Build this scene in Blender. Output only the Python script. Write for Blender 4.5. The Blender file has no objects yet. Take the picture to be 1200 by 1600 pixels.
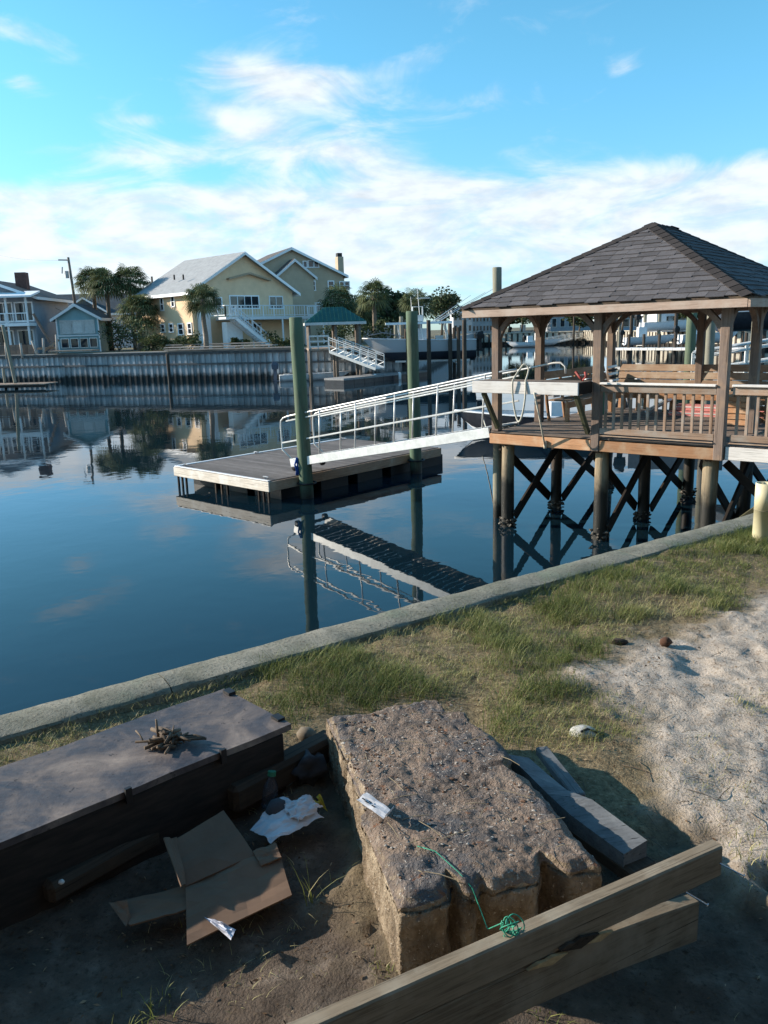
import bpy, bmesh, math, random
import numpy as np
from mathutils import Vector, Matrix, noise as mnoise
S = bpy.context.scene
random.seed(7); rng = np.random.default_rng(11)

# ------------------------------------------------------------------ camera, sky, sun, exposure
FP, CH, PITCH, ROLL = 1256.76, 3.871, .2226, .0302
_fw = np.array([0, math.cos(PITCH), -math.sin(PITCH)]); _r0 = np.array([1., 0, 0]); _u0 = np.cross(_r0, _fw)
_rt = math.cos(ROLL)*_r0-math.sin(ROLL)*_u0; _up = math.sin(ROLL)*_r0+math.cos(ROLL)*_u0
cam = bpy.data.cameras.new('camera'); camo = bpy.data.objects.new('camera', cam); S.collection.objects.link(camo)
cam.sensor_fit = 'VERTICAL'; cam.sensor_height = 36; cam.sensor_width = 27; cam.lens = 36*FP/1600
cam.clip_start = .05; cam.clip_end = 4000
camo.matrix_world = Matrix([[_rt[i], _up[i], -_fw[i], (0, 0, CH)[i]] for i in range(3)]+[[0, 0, 0, 1]])
S.camera = camo
S.view_settings.view_transform = 'Standard'; S.view_settings.look = 'None'
S.view_settings.gamma = 1; S.view_settings.use_curve_mapping = False
S.view_settings.exposure = 0.80
SUN_EL = math.radians(21); SUN_H = Vector((-.975, .22, 0)).normalized()
to_sun = Vector((SUN_H.x*math.cos(SUN_EL), SUN_H.y*math.cos(SUN_EL), math.sin(SUN_EL)))
sl = bpy.data.lights.new('sun', 'SUN'); sl.energy = 5.0; sl.angle = math.radians(.5); sl.color = (1, .88, .74)
so = bpy.data.objects.new('sun', sl); S.collection.objects.link(so); so.location = (-20, 5, 20)
so.rotation_euler = to_sun.to_track_quat('Z', 'Y').to_euler()

W = bpy.data.worlds.new('World'); S.world = W; W.use_nodes = True
nt = W.node_tree; N = nt.nodes; L = nt.links
for n in list(N): N.remove(n)
def nd(t, **k):
    n = N.new(t)
    for a, b in k.items(): setattr(n, a, b)
    return n
def mth(op, a, b=None, c=None, clamp=False):
    n = nd('ShaderNodeMath', operation=op, use_clamp=clamp)
    for i, v in enumerate((a, b, c)):
        if v is None: continue
        if isinstance(v, (int, float)): n.inputs[i].default_value = v
        else: L.new(v, n.inputs[i])
    return n.outputs[0]
def mrange(v, a, b, c=0., d=1., smooth=True):
    n = nd('ShaderNodeMapRange'); n.interpolation_type = 'SMOOTHSTEP' if smooth else 'LINEAR'
    L.new(v, n.inputs[0])
    for i, q in enumerate((a, b, c, d)): n.inputs[i+1].default_value = q
    return n.outputs[0]
sky = nd('ShaderNodeTexSky'); sky.sky_type = 'NISHITA'; sky.sun_disc = False
sky.sun_elevation = SUN_EL; sky.sun_rotation = math.atan2(SUN_H.x, SUN_H.y)
sky.air_density = 1.0; sky.dust_density = .3; sky.ozone_density = 1.6; sky.altitude = 0
tc = nd('ShaderNodeTexCoord'); sx = nd('ShaderNodeSeparateXYZ'); L.new(tc.outputs['Generated'], sx.inputs[0])
dx, dy, dz = sx.outputs
az = mth('ARCTAN2', dx, dy); el = mth('ARCSINE', dz)
def dirpx(px, py):
    r = _fw+_rt*(px-600)/FP+_up*(800-py)/FP; r /= np.linalg.norm(r)
    return math.atan2(r[0], r[1]), math.asin(r[2])
# fluffy noise on (azimuth, elevation), stretched sideways
cv = nd('ShaderNodeCombineXYZ'); L.new(mth('MULTIPLY', az, 1.0), cv.inputs[0]); L.new(mth('MULTIPLY', el, 2.6), cv.inputs[1])
def noi(scale, det, rough, vec=cv.outputs[0], dist=0.):
    n = nd('ShaderNodeTexNoise'); n.inputs['Scale'].default_value = scale; n.inputs['Detail'].default_value = det
    n.inputs['Roughness'].default_value = rough; n.inputs['Distortion'].default_value = dist; L.new(vec, n.inputs['Vector']); return n.outputs['Fac']
n1 = noi(6.5, 9, .60, dist=.9); n2 = noi(22, 5, .55)
def lobe(px, py, wx, wy, amp, tilt=0.):
    a0, e0 = dirpx(px, py); sa = wx/FP; se = wy/FP
    da = mth('SUBTRACT', az, a0); de = mth('SUBTRACT', el, e0)
    if tilt: de = mth('ADD', de, mth('MULTIPLY', da, tilt))
    q = mth('ADD', mth('POWER', mth('ABSOLUTE', mth('DIVIDE', da, sa)), 2.), mth('POWER', mth('ABSOLUTE', mth('DIVIDE', de, se)), 2.))
    return mth('MULTIPLY', mth('EXPONENT', mth('MULTIPLY', q, -1.)), amp)
LOBES = [(400, 118, 110, 24, .58, .05), (480, 140, 110, 34, .5, .1), (345, 180, 50, 18, .36, .3), (450, 215, 170, 38, .55, .12), (590, 262, 130, 30, .5, .1),
         (720, 170, 110, 24, .38, -.1), (210, 245, 150, 20, .5, 0.), (35, 130, 32, 14, .55, 0.), (30, 50, 80, 18, .52, .15), (540, 15, 110, 22, .35, 0.),
         (225, 187, 38, 10, .4, 0.), (970, 104, 30, 10, .38, 0.), (650, 92, 150, 22, .22, -.1), (870, 30, 130, 20, .2, 0.), (90, 98, 40, 8, .3, 0.)]
acc = None
for lb in LOBES:
    v = lobe(*lb); acc = v if acc is None else mth('ADD', acc, v)
band = mth('MULTIPLY', mrange(el, .186, .148), .80)
band2 = mth('MULTIPLY', mrange(el, .02, .08), 1.)
bandm = mth('MULTIPLY', band, mth('ADD', mth('MULTIPLY', band2, .55), .45))
cl = mth('ADD', mth('ADD', acc, bandm), mth('MULTIPLY', mth('SUBTRACT', n1, .5), 1.75))
cl = mth('ADD', cl, mth('MULTIPLY', mth('SUBTRACT', n2, .5), .22))
cov = mrange(cl, .14, .95)
shade = mrange(mth('ADD', n2, mth('MULTIPLY', n1, .8)), .65, 1.1, .84, 1.08)
skc = nd('ShaderNodeMixRGB', blend_type='MULTIPLY'); skc.inputs[0].default_value = 1; L.new(sky.outputs[0], skc.inputs[1]); tr_ = nd('ShaderNodeValToRGB'); tr_.color_ramp.elements[0].color = (.68, 1.03, 1.55, 1); tr_.color_ramp.elements[1].color = (.66, 1.33, 1.42, 1); L.new(mrange(el, 0., .32), tr_.inputs[0]); L.new(tr_.outputs[0], skc.inputs[2])
cc = nd('ShaderNodeMixRGB', blend_type='MULTIPLY'); cc.inputs[0].default_value = 1; cc.inputs[1].default_value = (5.5, 5.75, 5.95, 1); L.new(shade, cc.inputs[2])
mx = nd('ShaderNodeMixRGB'); L.new(mth('MULTIPLY', cov, .9), mx.inputs[0]); L.new(skc.outputs[0], mx.inputs[1]); L.new(cc.outputs[0], mx.inputs[2])
bg = nd('ShaderNodeBackground'); bg.inputs[1].default_value = .1; L.new(mx.outputs[0], bg.inputs[0])
wo = nd('ShaderNodeOutputWorld'); L.new(bg.outputs[0], wo.inputs[0])

# ------------------------------------------------------------------ helpers
def _ray(px, py): return _fw+_rt*(px-600)/FP+_up*(800-py)/FP
def Z(px, py, z):
    r = _ray(px, py); t = (z-CH)/r[2]; return Vector((r[0]*t, r[1]*t, z))
def Y(px, py, y):
    r = _ray(px, py); t = y/r[1]; return Vector((r[0]*t, y, CH+r[2]*t))
def onplane(px, py, p, a):
    """hit of a sight line with the upright plane through p along a: (distance along a, height)"""
    r = _ray(px, py); nx, ny = -a[1], a[0]
    t = (p[0]*nx+p[1]*ny)/(r[0]*nx+r[1]*ny)
    return (r[0]*t-p[0])*a[0]+(r[1]*t-p[1])*a[1], CH+r[2]*t
WM = {}
def link(o, parent=None, M=None):
    M = M or Matrix.Identity(4)
    S.collection.objects.link(o); o.matrix_basis = M
    if parent is not None:
        o.parent = parent; o.matrix_parent_inverse = WM[parent.name].inverted()
    WM[o.name] = M
    return o
def tag(o, label=None, cat=None, group=None, kind=None):
    if label: o['label'] = label
    if cat: o['category'] = cat
    if group: o['group'] = group
    if kind: o['kind'] = kind
    return o
def thing(name, label, cat, loc, group=None):
    o = bpy.data.objects.new(name, None); o.empty_display_size = .1
    link(o, None, Matrix.Translation(Vector(loc)))
    return tag(o, label, cat, group)
def meshobj(name, me, mat, parent=None, M=None):
    o = bpy.data.objects.new(name, me)
    if mat is not None and not me.materials: me.materials.append(mat)
    return link(o, parent, M)
class MB:
    def __init__(s): s.v = []; s.f = []; s.sm = False
    def face(s, pts):
        i = len(s.v); s.v += [tuple(p) for p in pts]; s.f.append(tuple(range(i, i+len(pts)))); return s
    def prism(s, pts, d):
        """polygon pts extruded by vector d"""
        d = Vector(d); n = len(pts); i = len(s.v); pts = [Vector(p) for p in pts]
        s.v += [tuple(p) for p in pts]+[tuple(p+d) for p in pts]
        s.f.append(tuple(range(i+n-1, i-1, -1))); s.f.append(tuple(range(i+n, i+2*n)))
        for k in range(n):
            j = (k+1) % n; s.f.append((i+k, i+j, i+n+j, i+n+k))
        return s
    def box(s, lo, hi):
        x0, y0, z0 = lo; x1, y1, z1 = hi
        return s.prism([(x0, y0, z0), (x1, y0, z0), (x1, y1, z0), (x0, y1, z0)], (0, 0, z1-z0))
    def obox(s, o, a, b, c):
        """box from corner o along vectors a, b, c"""
        o, a, b, c = map(Vector, (o, a, b, c))
        if a.cross(b).dot(c) < 0: a, b = b, a
        return s.prism([o, o+a, o+a+b, o+b], c)
    def bar(s, p0, p1, w, h, up=(0, 0, 1)):
        p0, p1 = Vector(p0), Vector(p1); x = (p1-p0).normalized(); y = Vector(up).cross(x)
        if y.length < 1e-4: y = Vector((0, 1, 0)).cross(x)
        y.normalize(); z = x.cross(y)
        return s.obox(p0-y*w/2-z*h/2, p1-p0, y*w, z*h)
    def tube(s, pts, r, n=8, caps=True):
        pts = [Vector(p) for p in pts]; rs = r if isinstance(r, (list, tuple)) else [r]*len(pts)
        base = len(s.v); ref = None
        for k, p in enumerate(pts):
            t = (pts[min(k+1, len(pts)-1)]-pts[max(k-1, 0)]).normalized()
            if ref is None: ref = t.orthogonal().normalized()
            ref = (ref-t*ref.dot(t)).normalized(); q = t.cross(ref)
            for j in range(n):
                an = 2*math.pi*j/n; s.v.append(tuple(p+(ref*math.cos(an)+q*math.sin(an))*rs[k]))
        for k in range(len(pts)-1):
            for j in range(n):
                a = base+k*n+j; b = base+k*n+(j+1) % n; s.f.append((a, b, b+n, a+n))
        if caps:
            s.f.append(tuple(base+j for j in range(n-1, -1, -1))); s.f.append(tuple(base+(len(pts)-1)*n+j for j in range(n)))
        return s
    def blob(s, c, r, seed=0, sub=1, amp=.25):
        bm = bmesh.new(); bmesh.ops.create_icosphere(bm, subdivisions=sub, radius=1)
        i = len(s.v); c = Vector(c)
        for v in bm.verts:
            k = 1+amp*mnoise.noise(v.co*1.7+Vector((seed*3.1, seed, 0)))
            s.v.append((c.x+v.co.x*r[0]*k, c.y+v.co.y*r[1]*k, c.z+v.co.z*r[2]*k))
        s.f += [tuple(i+v.index for v in f.verts) for f in bm.faces]; bm.free(); return s
    def mesh(s, name, smooth=False):
        me = bpy.data.meshes.new(name); me.from_pydata(s.v, [], s.f); me.update()
        if smooth: me.polygons.foreach_set('use_smooth', [True]*len(me.polygons))
        return me
    def build(s, name, mat, parent=None, smooth=False, origin=None):
        if origin is not None:
            o = Vector(origin); s.v = [tuple(Vector(v)-o) for v in s.v]
            return meshobj(name, s.mesh(name, smooth), mat, parent, Matrix.Translation(o))
        return meshobj(name, s.mesh(name, smooth), mat, parent)
_bx = {}
def boxmesh(l, w, h, mat, c=.006):
    """bevelled board along local x, shared between alike boards"""
    key = (round(l, 3), round(w, 3), round(h, 3), mat.name, round(c, 4))
    if key in _bx: return _bx[key]
    bm = bmesh.new(); bmesh.ops.create_cube(bm, size=1)
    for v in bm.verts: v.co = Vector((v.co.x*l, v.co.y*w, v.co.z*h))
    if c > 0: bmesh.ops.bevel(bm, geom=list(bm.edges), offset=min(c, w*.3, h*.3), segments=1, affect='EDGES')
    me = bpy.data.meshes.new('board'); bm.to_mesh(me); bm.free(); me.materials.append(mat); _bx[key] = me
    return me
def board(name, p0, p1, w, h, mat, parent, up=(0, 0, 1), c=.006):
    """board from p0 to p1 (centre line), h measured along up, w across"""
    p0, p1 = Vector(p0), Vector(p1); x = (p1-p0).normalized(); y = Vector(up).cross(x)
    if y.length < 1e-4: y = Vector((0, 1, 0)).cross(x)
    y.normalize(); z = x.cross(y)
    M = Matrix([[x[i], y[i], z[i], ((p0+p1)/2)[i]] for i in range(3)]+[[0, 0, 0, 1]])
    return meshobj(name, boxmesh((p1-p0).length, w, h, mat, c), mat, parent, M)
def sstep(a, b, x):
    t = np.clip((x-a)/(b-a), 0, 1); return t*t*(3-2*t)
_perm = np.random.default_rng(3).random((256, 256))
def vnoise(x, y):
    xi = np.floor(x).astype(int); yi = np.floor(y).astype(int); fx = x-xi; fy = y-yi
    fx = fx*fx*(3-2*fx); fy = fy*fy*(3-2*fy); g = lambda a, b: _perm[a % 256, b % 256]
    return (g(xi, yi)*(1-fx)+g(xi+1, yi)*fx)*(1-fy)+(g(xi, yi+1)*(1-fx)+g(xi+1, yi+1)*fx)*fy
def fbm(x, y, o=5, g=.5):
    t = 0; a = 1; s = 0
    for k in range(o): t = t+a*vnoise(x*2**k+17*k, y*2**k+9*k); s += a; a *= g
    return t/s
def inpoly(x, y, poly):
    r = np.zeros(x.shape, bool); n = len(poly)
    for i in range(n):
        x0, y0 = poly[i][:2]; x1, y1 = poly[(i+1) % n][:2]
        c = ((y0 > y) != (y1 > y)) & (x < (x1-x0)*(y-y0)/((y1-y0) if y1 != y0 else 1e-9)+x0); r ^= c
    return r

# ------------------------------------------------------------------ materials
def lin(c): return tuple((v/12.92 if v <= .04045 else ((v+.055)/1.055)**2.4) for v in c)
class MT:
    def __init__(s, name):
        s.m = bpy.data.materials.new(name); s.m.use_nodes = True; s.n = s.m.node_tree.nodes; s.l = s.m.node_tree.links
        s.b = s.n['Principled BSDF']; s.tc = s.n.new('ShaderNodeTexCoord')
    def map(s, sc=(1, 1, 1), coord='Object', rand=True):
        mp = s.n.new('ShaderNodeMapping'); mp.inputs['Scale'].default_value = sc; s.l.new(s.tc.outputs[coord], mp.inputs[0])
        if rand:
            oi = s.n.new('ShaderNodeObjectInfo'); k = s.n.new('ShaderNodeMath'); k.operation = 'MULTIPLY'; k.inputs[1].default_value = 37.
            s.l.new(oi.outputs['Random'], k.inputs[0]); s.l.new(k.outputs[0], mp.inputs['Location'])
        return mp.outputs[0]
    def noise(s, vec, scale, det=5, rough=.6, dist=0):
        n = s.n.new('ShaderNodeTexNoise'); n.inputs['Scale'].default_value = scale; n.inputs['Detail'].default_value = det
        n.inputs['Roughness'].default_value = rough; n.inputs['Distortion'].default_value = dist; s.l.new(vec, n.inputs['Vector']); return n.outputs['Fac']
    def ramp(s, fac, stops):
        r = s.n.new('ShaderNodeValToRGB'); e = r.color_ramp.elements
        while len(e) < len(stops): e.new(.5)
        for i, (p, c) in enumerate(stops): e[i].position = p; e[i].color = (*c, 1) if len(c) == 3 else c
        s.l.new(fac, r.inputs[0]); return r.outputs[0]
    def mix(s, fac, a, b, mode='MIX'):
        n = s.n.new('ShaderNodeMixRGB'); n.blend_type = mode
        for i, v in enumerate((fac, a, b)):
            if isinstance(v, (int, float)): n.inputs[i].default_value = v if i == 0 else (v, v, v, 1)
            elif isinstance(v, tuple): n.inputs[i].default_value = (*v, 1)
            else: s.l.new(v, n.inputs[i])
        return n.outputs[0]
    def math(s, op, a, b=0., clamp=False):
        n = s.n.new('ShaderNodeMath'); n.operation = op; n.use_clamp = clamp
        for i, v in enumerate((a, b)):
            if isinstance(v, (int, float)): n.inputs[i].default_value = v
            else: s.l.new(v, n.inputs[i])
        return n.outputs[0]
    def mr(s, v, a, b, c=0., d=1.):
        n = s.n.new('ShaderNodeMapRange'); n.interpolation_type = 'SMOOTHSTEP'; s.l.new(v, n.inputs[0])
        for i, q in enumerate((a, b, c, d)): n.inputs[i+1].default_value = q
        return n.outputs[0]
    def rnd(s, lo, hi):
        oi = s.n.new('ShaderNodeObjectInfo'); return s.mr(oi.outputs['Random'], 0, 1, lo, hi)
    def posz(s):
        g = s.n.new('ShaderNodeNewGeometry'); x = s.n.new('ShaderNodeSeparateXYZ'); s.l.new(g.outputs['Position'], x.inputs[0]); return x.outputs[2]
    def bump(s, h, st=.3, dist=.01):
        b = s.n.new('ShaderNodeBump'); b.inputs['Strength'].default_value = st; b.inputs['Distance'].default_value = dist
        s.l.new(h, b.inputs['Height']); s.l.new(b.outputs[0], s.b.inputs['Normal'])
    def out(s, col, rough=.8, metal=0, spec=.35):
        if isinstance(col, tuple): s.b.inputs['Base Color'].default_value = (*col, 1)
        else: s.l.new(col, s.b.inputs['Base Color'])
        if isinstance(rough, (int, float)): s.b.inputs['Roughness'].default_value = rough
        else: s.l.new(rough, s.b.inputs['Roughness'])
        s.b.inputs['Metallic'].default_value = metal; s.b.inputs['Specular IOR Level'].default_value = spec
        return s.m
def plain(name, c, c2=None, scale=6, rough=.7, bump=.15, metal=0, spec=.35, sc=(1, 1, 1), var=.12, dist=.004):
    t = MT(name); v = t.map(sc); f = t.noise(v, scale, 6, .65)
    c2 = c2 or tuple(x*.7 for x in c)
    col = t.ramp(f, [(.3, c2), (.65, c)])
    col = t.mix(1., col, t.rnd(1-var, 1+var), 'MULTIPLY')
    if bump: t.bump(f, bump, dist)
    return t.out(col, rough, metal, spec)
def wood(name, c, c2, c3, wear=.5, rough=.85, k=1.):
    """grain along local x"""
    t = MT(name); v = t.map((1.2*k, 22*k, 22*k)); g = t.noise(v, 2.2, 8, .7, .6)
    v2 = t.map((1, 1, 1)); big = t.noise(v2, 3.2*k, 4, .6)
    a = t.ramp(g, [(.28, c2), (.5, c), (.75, tuple(min(1, x*1.25) for x in c))])
    col = t.mix(t.mr(big, .55-.25*wear, .85-.25*wear), a, c3)
    crack = t.noise(t.map((.5*k, 60*k, 60*k)), 1.5, 3, .5); cr = t.mr(crack, .28, .36)
    col = t.mix(cr, tuple(x*.35 for x in c2), col)
    col = t.mix(1., col, t.rnd(.78, 1.18), 'MULTIPLY'); t.bump(g, .35, .004)
    return t.out(col, rough, 0, .25)
def pilemat(name, dry, dry2, green=None, wet_z=1.0):
    t = MT(name); v = t.map((9, 9, .9)); g = t.noise(v, 2.2, 7, .65, .4)
    col = t.ramp(g, [(.3, dry2), (.65, dry)])
    if green: col = t.mix(t.mr(t.noise(t.map((2, 2, .5)), 2, 4), .35, .65), col, green)
    z = t.math('ADD', t.posz(), t.math('MULTIPLY', t.noise(t.map((1, 1, 1)), 5, 4), .5))
    w = t.mr(z, wet_z-.12, wet_z+.35)
    col = t.mix(w, t.ramp(g, [(.3, (.008, .008, .007)), (.7, (.03, .028, .022))]), col)
    t.bump(g, .6, .012)
    return t.out(col, t.mr(w, 0, 1, .5, .85), 0, .35)
MAT = dict(
 post=wood('weathered_post_wood', (.185, .14, .115), (.085, .063, .052), (.27, .185, .13), .4),
 rail=wood('weathered_rail_wood', (.30, .205, .145), (.15, .10, .07), (.33, .29, .25), .55),
 fascia=wood('orange_deck_wood', (.40, .215, .115), (.24, .125, .065), (.46, .33, .22), .45),
 eave=wood('pale_eave_wood', (.40, .30, .24), (.25, .18, .14), (.46, .38, .32), .5),
 deck=wood('grey_deck_wood', (.15, .118, .098), (.08, .062, .05), (.20, .165, .14), .5),
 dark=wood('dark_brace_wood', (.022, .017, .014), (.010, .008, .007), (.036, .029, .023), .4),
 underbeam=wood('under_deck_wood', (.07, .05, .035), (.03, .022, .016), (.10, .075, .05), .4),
 white_board=wood('whitened_wood', (.70, .67, .63), (.46, .43, .40), (.78, .76, .73), .6),
 dock_edge=wood('dock_edge_wood', (.50, .455, .39), (.30, .26, .215), (.58, .55, .50), .55),
 greenbrace=wood('green_bracket_wood', (.09, .085, .05), (.04, .035, .025), (.13, .13, .07), .6),
 bench=wood('bench_wood', (.30, .205, .14), (.16, .105, .07), (.36, .29, .22), .5),
 beam=wood('lumber_beam_wood', (.185, .145, .10), (.075, .056, .038), (.26, .22, .165), .4, k=2.2),
 plank=wood('grey_plank_wood', (.10, .108, .116), (.05, .052, .056), (.155, .165, .172), .5, k=2.2),
 timber=wood('old_timber_wood', (.05, .037, .027), (.02, .015, .011), (.085, .06, .042), .4, k=2),
 twig=wood('twig_bark', (.10, .075, .055), (.04, .03, .022), (.17, .13, .095), .4, k=4),
 pile_green=pilemat('green_treated_pile', (.125, .15, .095), (.06, .075, .05), (.085, .135, .085), .35),
 pile_grey=pilemat('grey_pile', (.30, .275, .22), (.16, .145, .115), (.22, .215, .16), .5),
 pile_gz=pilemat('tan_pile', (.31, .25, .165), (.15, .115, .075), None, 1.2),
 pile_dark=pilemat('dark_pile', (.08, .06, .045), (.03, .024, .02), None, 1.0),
 alu=plain('white_aluminium', (.72, .72, .70), (.55, .55, .53), 9, .35, .05, .3, .5),
 white=plain('white_paint', (.86, .86, .86), (.76, .76, .76), 5, .5, .05),
 offwhite=plain('off_white_paint', (.62, .62, .60), (.48, .48, .46), 5, .6, .05),
 black=plain('black_plastic', (.012, .012, .014), (.006, .006, .007), 10, .5, .1),
 glass=plain('window_glass', (.03, .04, .05), (.015, .02, .028), 2, .06, 0, 0, .6),
 steel=plain('galvanised_steel', (.45, .46, .47), (.3, .3, .31), 14, .4, .1, .8),
 tread=plain('grey_tread', (.16, .165, .16), (.09, .09, .09), 12, .6, .2, .3),
 rope=plain('pale_rope', (.62, .58, .48), (.4, .37, .3), 60, .8, .3),
 cardboard=plain('cardboard', (.165, .105, .07), (.115, .07, .045), 5, .85, .1),
)
# ------------------------------------------------------------------ ground, near sea wall, water
GZ = 2.3
CD = Vector((.823, .568, 0)).normalized(); CN = Vector((CD.y, -CD.x, 0))          # along the wall, towards the land
CO = Vector((.54, 4.71, 0))+CN*.055
def capdist(x, y): return (x-CO.x)*CN.x+(y-CO.y)*CN.y
# sand / soil heightfield as one sheet, fine near the camera
def axis(a, b, st, far, g=1.35):
    c = list(np.arange(a, b, st)); s = st; lo = a; hi = c[-1]; l = []; h = []
    while lo > -far: s *= g; lo -= s; l.append(lo)
    s = st
    while hi < far: s *= g; hi += s; h.append(hi)
    return np.array(l[::-1]+c+h)
gx = axis(-2.0, 3.6, .018, 120); gy = axis(.9, 6.8, .018, 120)
XX, YY = np.meshgrid(gx, gy)
SANDP = [Z(*p, GZ) for p in ((870, 1063), (930, 1035), (985, 1008), (1100, 985), (1210, 925), (1900, 900), (1900, 1330), (1260, 1400), (1130, 1345), (1040, 1275), (1000, 1130), (960, 1090))]
PIT_AND_SHADE = [Z(*p, GZ) for p in ((330, 1225), (500, 1150), (575, 1390), (640, 1500), (950, 1330), (1060, 1290), (1150, 1370), (1300, 1430), (1900, 1400), (1900, 2300), (500, 2300), (-300, 2000), (-300, 1500))]  # hollow, plus lower-right ground darkened to paint in the beam's shade
def soft(poly, x, y, w=.09, k=9., amp=.35):
    """polygon mask with ragged soft edges"""
    m = np.zeros_like(x); r = [(0, 0), (w, 0), (-w, 0), (0, w), (0, -w), (w*.7, w*.7), (-w*.7, w*.7), (w*.7, -w*.7), (-w*.7, -w*.7)]
    jx = (fbm(x*k, y*k)-.5)*amp; jy = (fbm(x*k+40, y*k+7)-.5)*amp
    for a, b in r: m += inpoly(x+jx+a, y+jy+b, poly)
    return m/len(r)
def ground_h(x, y):
    s = soft(SANDP, x, y); p = soft(PIT_AND_SHADE, x, y, .12)
    h = GZ+(fbm(x*1.3, y*1.3, 3)-.5)*.07
    rough = (fbm(x*9, y*9, 5, .6)-.5)
    foot = np.clip(fbm(x*4.2+3, y*4.2+8, 2)-.58, 0, 1)
    h = h+s*(rough*.036-foot*.10+(fbm(x*26, y*26, 4)-.5)*.018+.012) + (1-s)*rough*.035
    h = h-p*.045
    d = capdist(x, y)
    return np.where(d < .19, np.minimum(h, GZ-.005+.0*d), h)
HH = ground_h(XX, YY); HH = np.where(np.maximum(abs(XX), abs(YY)) > 9, GZ-.02, HH)
DD = capdist(XX, YY)
HH = np.where(DD < .05, GZ-.06, HH)
ny_, nx_ = XX.shape
idx = np.arange(nx_*ny_).reshape(ny_, nx_)
q = np.stack([idx[:-1, :-1], idx[:-1, 1:], idx[1:, 1:], idx[1:, :-1]], -1).reshape(-1, 4)
keep = (DD.reshape(-1)[q] > .03).all(1)
far_ok = (DD.reshape(-1)[q] > -.0).all(1)
q = q[keep]
me = bpy.data.meshes.new('ground')
me.vertices.add(nx_*ny_); me.vertices.foreach_set('co', np.stack([XX, YY, HH], -1).reshape(-1).astype(np.float32))
me.loops.add(q.size); me.loops.foreach_set('vertex_index', q.reshape(-1).astype(np.int32))
me.polygons.add(len(q)); me.polygons.foreach_set('loop_start', np.arange(0, q.size, 4, dtype=np.int32)); me.polygons.foreach_set('loop_total', np.full(len(q), 4, np.int32))
me.polygons.foreach_set('use_smooth', [True]*len(q)); me.update(calc_edges=True)
at = me.attributes.new('sand', 'FLOAT', 'POINT'); at.data.foreach_set('value', soft(SANDP, XX, YY).reshape(-1).astype(np.float32))
at = me.attributes.new('ash_and_shade', 'FLOAT', 'POINT'); at.data.foreach_set('value', soft(PIT_AND_SHADE, XX, YY, .12).reshape(-1).astype(np.float32))
t = MT('sandy_soil'); v = t.map((1, 1, 1), rand=False)
def attr(t, n):
    a = t.n.new('ShaderNodeAttribute'); a.attribute_name = n; return a.outputs['Fac']
fine = t.noise(v, 55, 7, .7); mid = t.noise(v, 9, 6, .65); bits = t.noise(v, 130, 3, .5)
sand = t.ramp(mid, [(.25, (.26, .215, .175)), (.5, (.39, .335, .28)), (.75, (.47, .41, .35))])
sand = t.mix(t.mr(fine, .50, .68), sand, (.20, .15, .105))
soil = t.ramp(fine, [(.3, (.075, .057, .034)), (.55, (.20, .155, .09)), (.75, (.32, .26, .17))])
ash_and_shade = t.ramp(mid, [(.3, (.055, .042, .033)), (.55, (.105, .082, .064)), (.75, (.185, .152, .124))])  # dark soil of the hollow; its colour also deepens the beam's shadow
ash_and_shade = t.mix(t.mr(fine, .5, .7), ash_and_shade, (.05, .036, .026))
col = t.mix(attr(t, 'sand'), soil, sand); col = t.mix(attr(t, 'ash_and_shade'), col, ash_and_shade)
col = t.mix(t.mr(bits, .62, .7), col, (.10, .075, .05))
t.bump(t.math('ADD', fine, t.math('MULTIPLY', bits, .6)), .7, .012)
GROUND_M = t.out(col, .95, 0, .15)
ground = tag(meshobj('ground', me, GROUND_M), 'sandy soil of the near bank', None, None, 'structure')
def gh(x, y): return float(ground_h(np.array([[x]]), np.array([[y]]))[0, 0])

t = MT('concrete_cap'); v = t.map((1, 1, 1)); a = t.noise(v, 5, 6, .65); b_ = t.noise(v, 60, 5, .7)
col = t.ramp(a, [(.3, (.11, .115, .085)), (.5, (.19, .183, .145)), (.7, (.28, .26, .21))])
col = t.mix(t.mr(t.noise(v, 2.2, 5, .6), .5, .7), col, (.165, .19, .14)); col = t.mix(t.mr(b_, .50, .66), col, (.085, .08, .06))
t.bump(t.math('ADD', b_, a), .5, .01); CAPM = t.out(col, .9, 0, .25)
t = MT('seawall_face'); v = t.map((1, 1, 1)); a = t.noise(v, 4, 6, .65)
WALLM = t.out(t.ramp(a, [(.3, (.07, .08, .06)), (.7, (.17, .17, .13))]), .8)
sw = thing('seawall', 'near sea wall with a worn grey green concrete cap along the grassy bank', 'sea wall', (CO.x, CO.y, GZ))
L0 = -14.
cuts = [-14, -8, -4.4, -2.02, 1.25, 4.4, 8, 14, 22]
for k in range(len(cuts)-1):                       # cap slabs, each lumpy
    a0, a1 = cuts[k]+.0025, cuts[k+1]-.0025
    ln = a1-a0; nu = max(8, int(ln/.05)); bm = MB(); prof = [(-.012, -.16), (-.012, .018), (-.004, .031), (.012, .036), (.10, .037), (.19, .035), (.205, .031), (.213, .02), (.213, -.16)]
    for i in range(nu+1):
        s_ = a0+ln*i/nu
        for (w, h) in prof:
            p = CO+CD*s_+CN*w
            j = (mnoise.noise(Vector((s_*3, w*7, h*5)))*.012+mnoise.noise(Vector((s_*11, w*20, h*9+4)))*.009+mnoise.noise(Vector((s_*31, w*50, h*9+4)))*.004)
            bm.v.append((p.x+CN.x*j, p.y+CN.y*j, GZ+h+j*.9))
    m = len(prof)
    for i in range(nu):
        for j in range(m-1): bm.f.append((i*m+j, (i+1)*m+j, (i+1)*m+j+1, i*m+j+1))
    e0_, e1_ = bm.v[:m], bm.v[nu*m:(nu+1)*m]; bm.face(e0_); bm.face(e1_[::-1])
    bm.build('cap_slab', CAPM, sw, True).data.set_sharp_from_angle(angle=math.radians(28))
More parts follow.
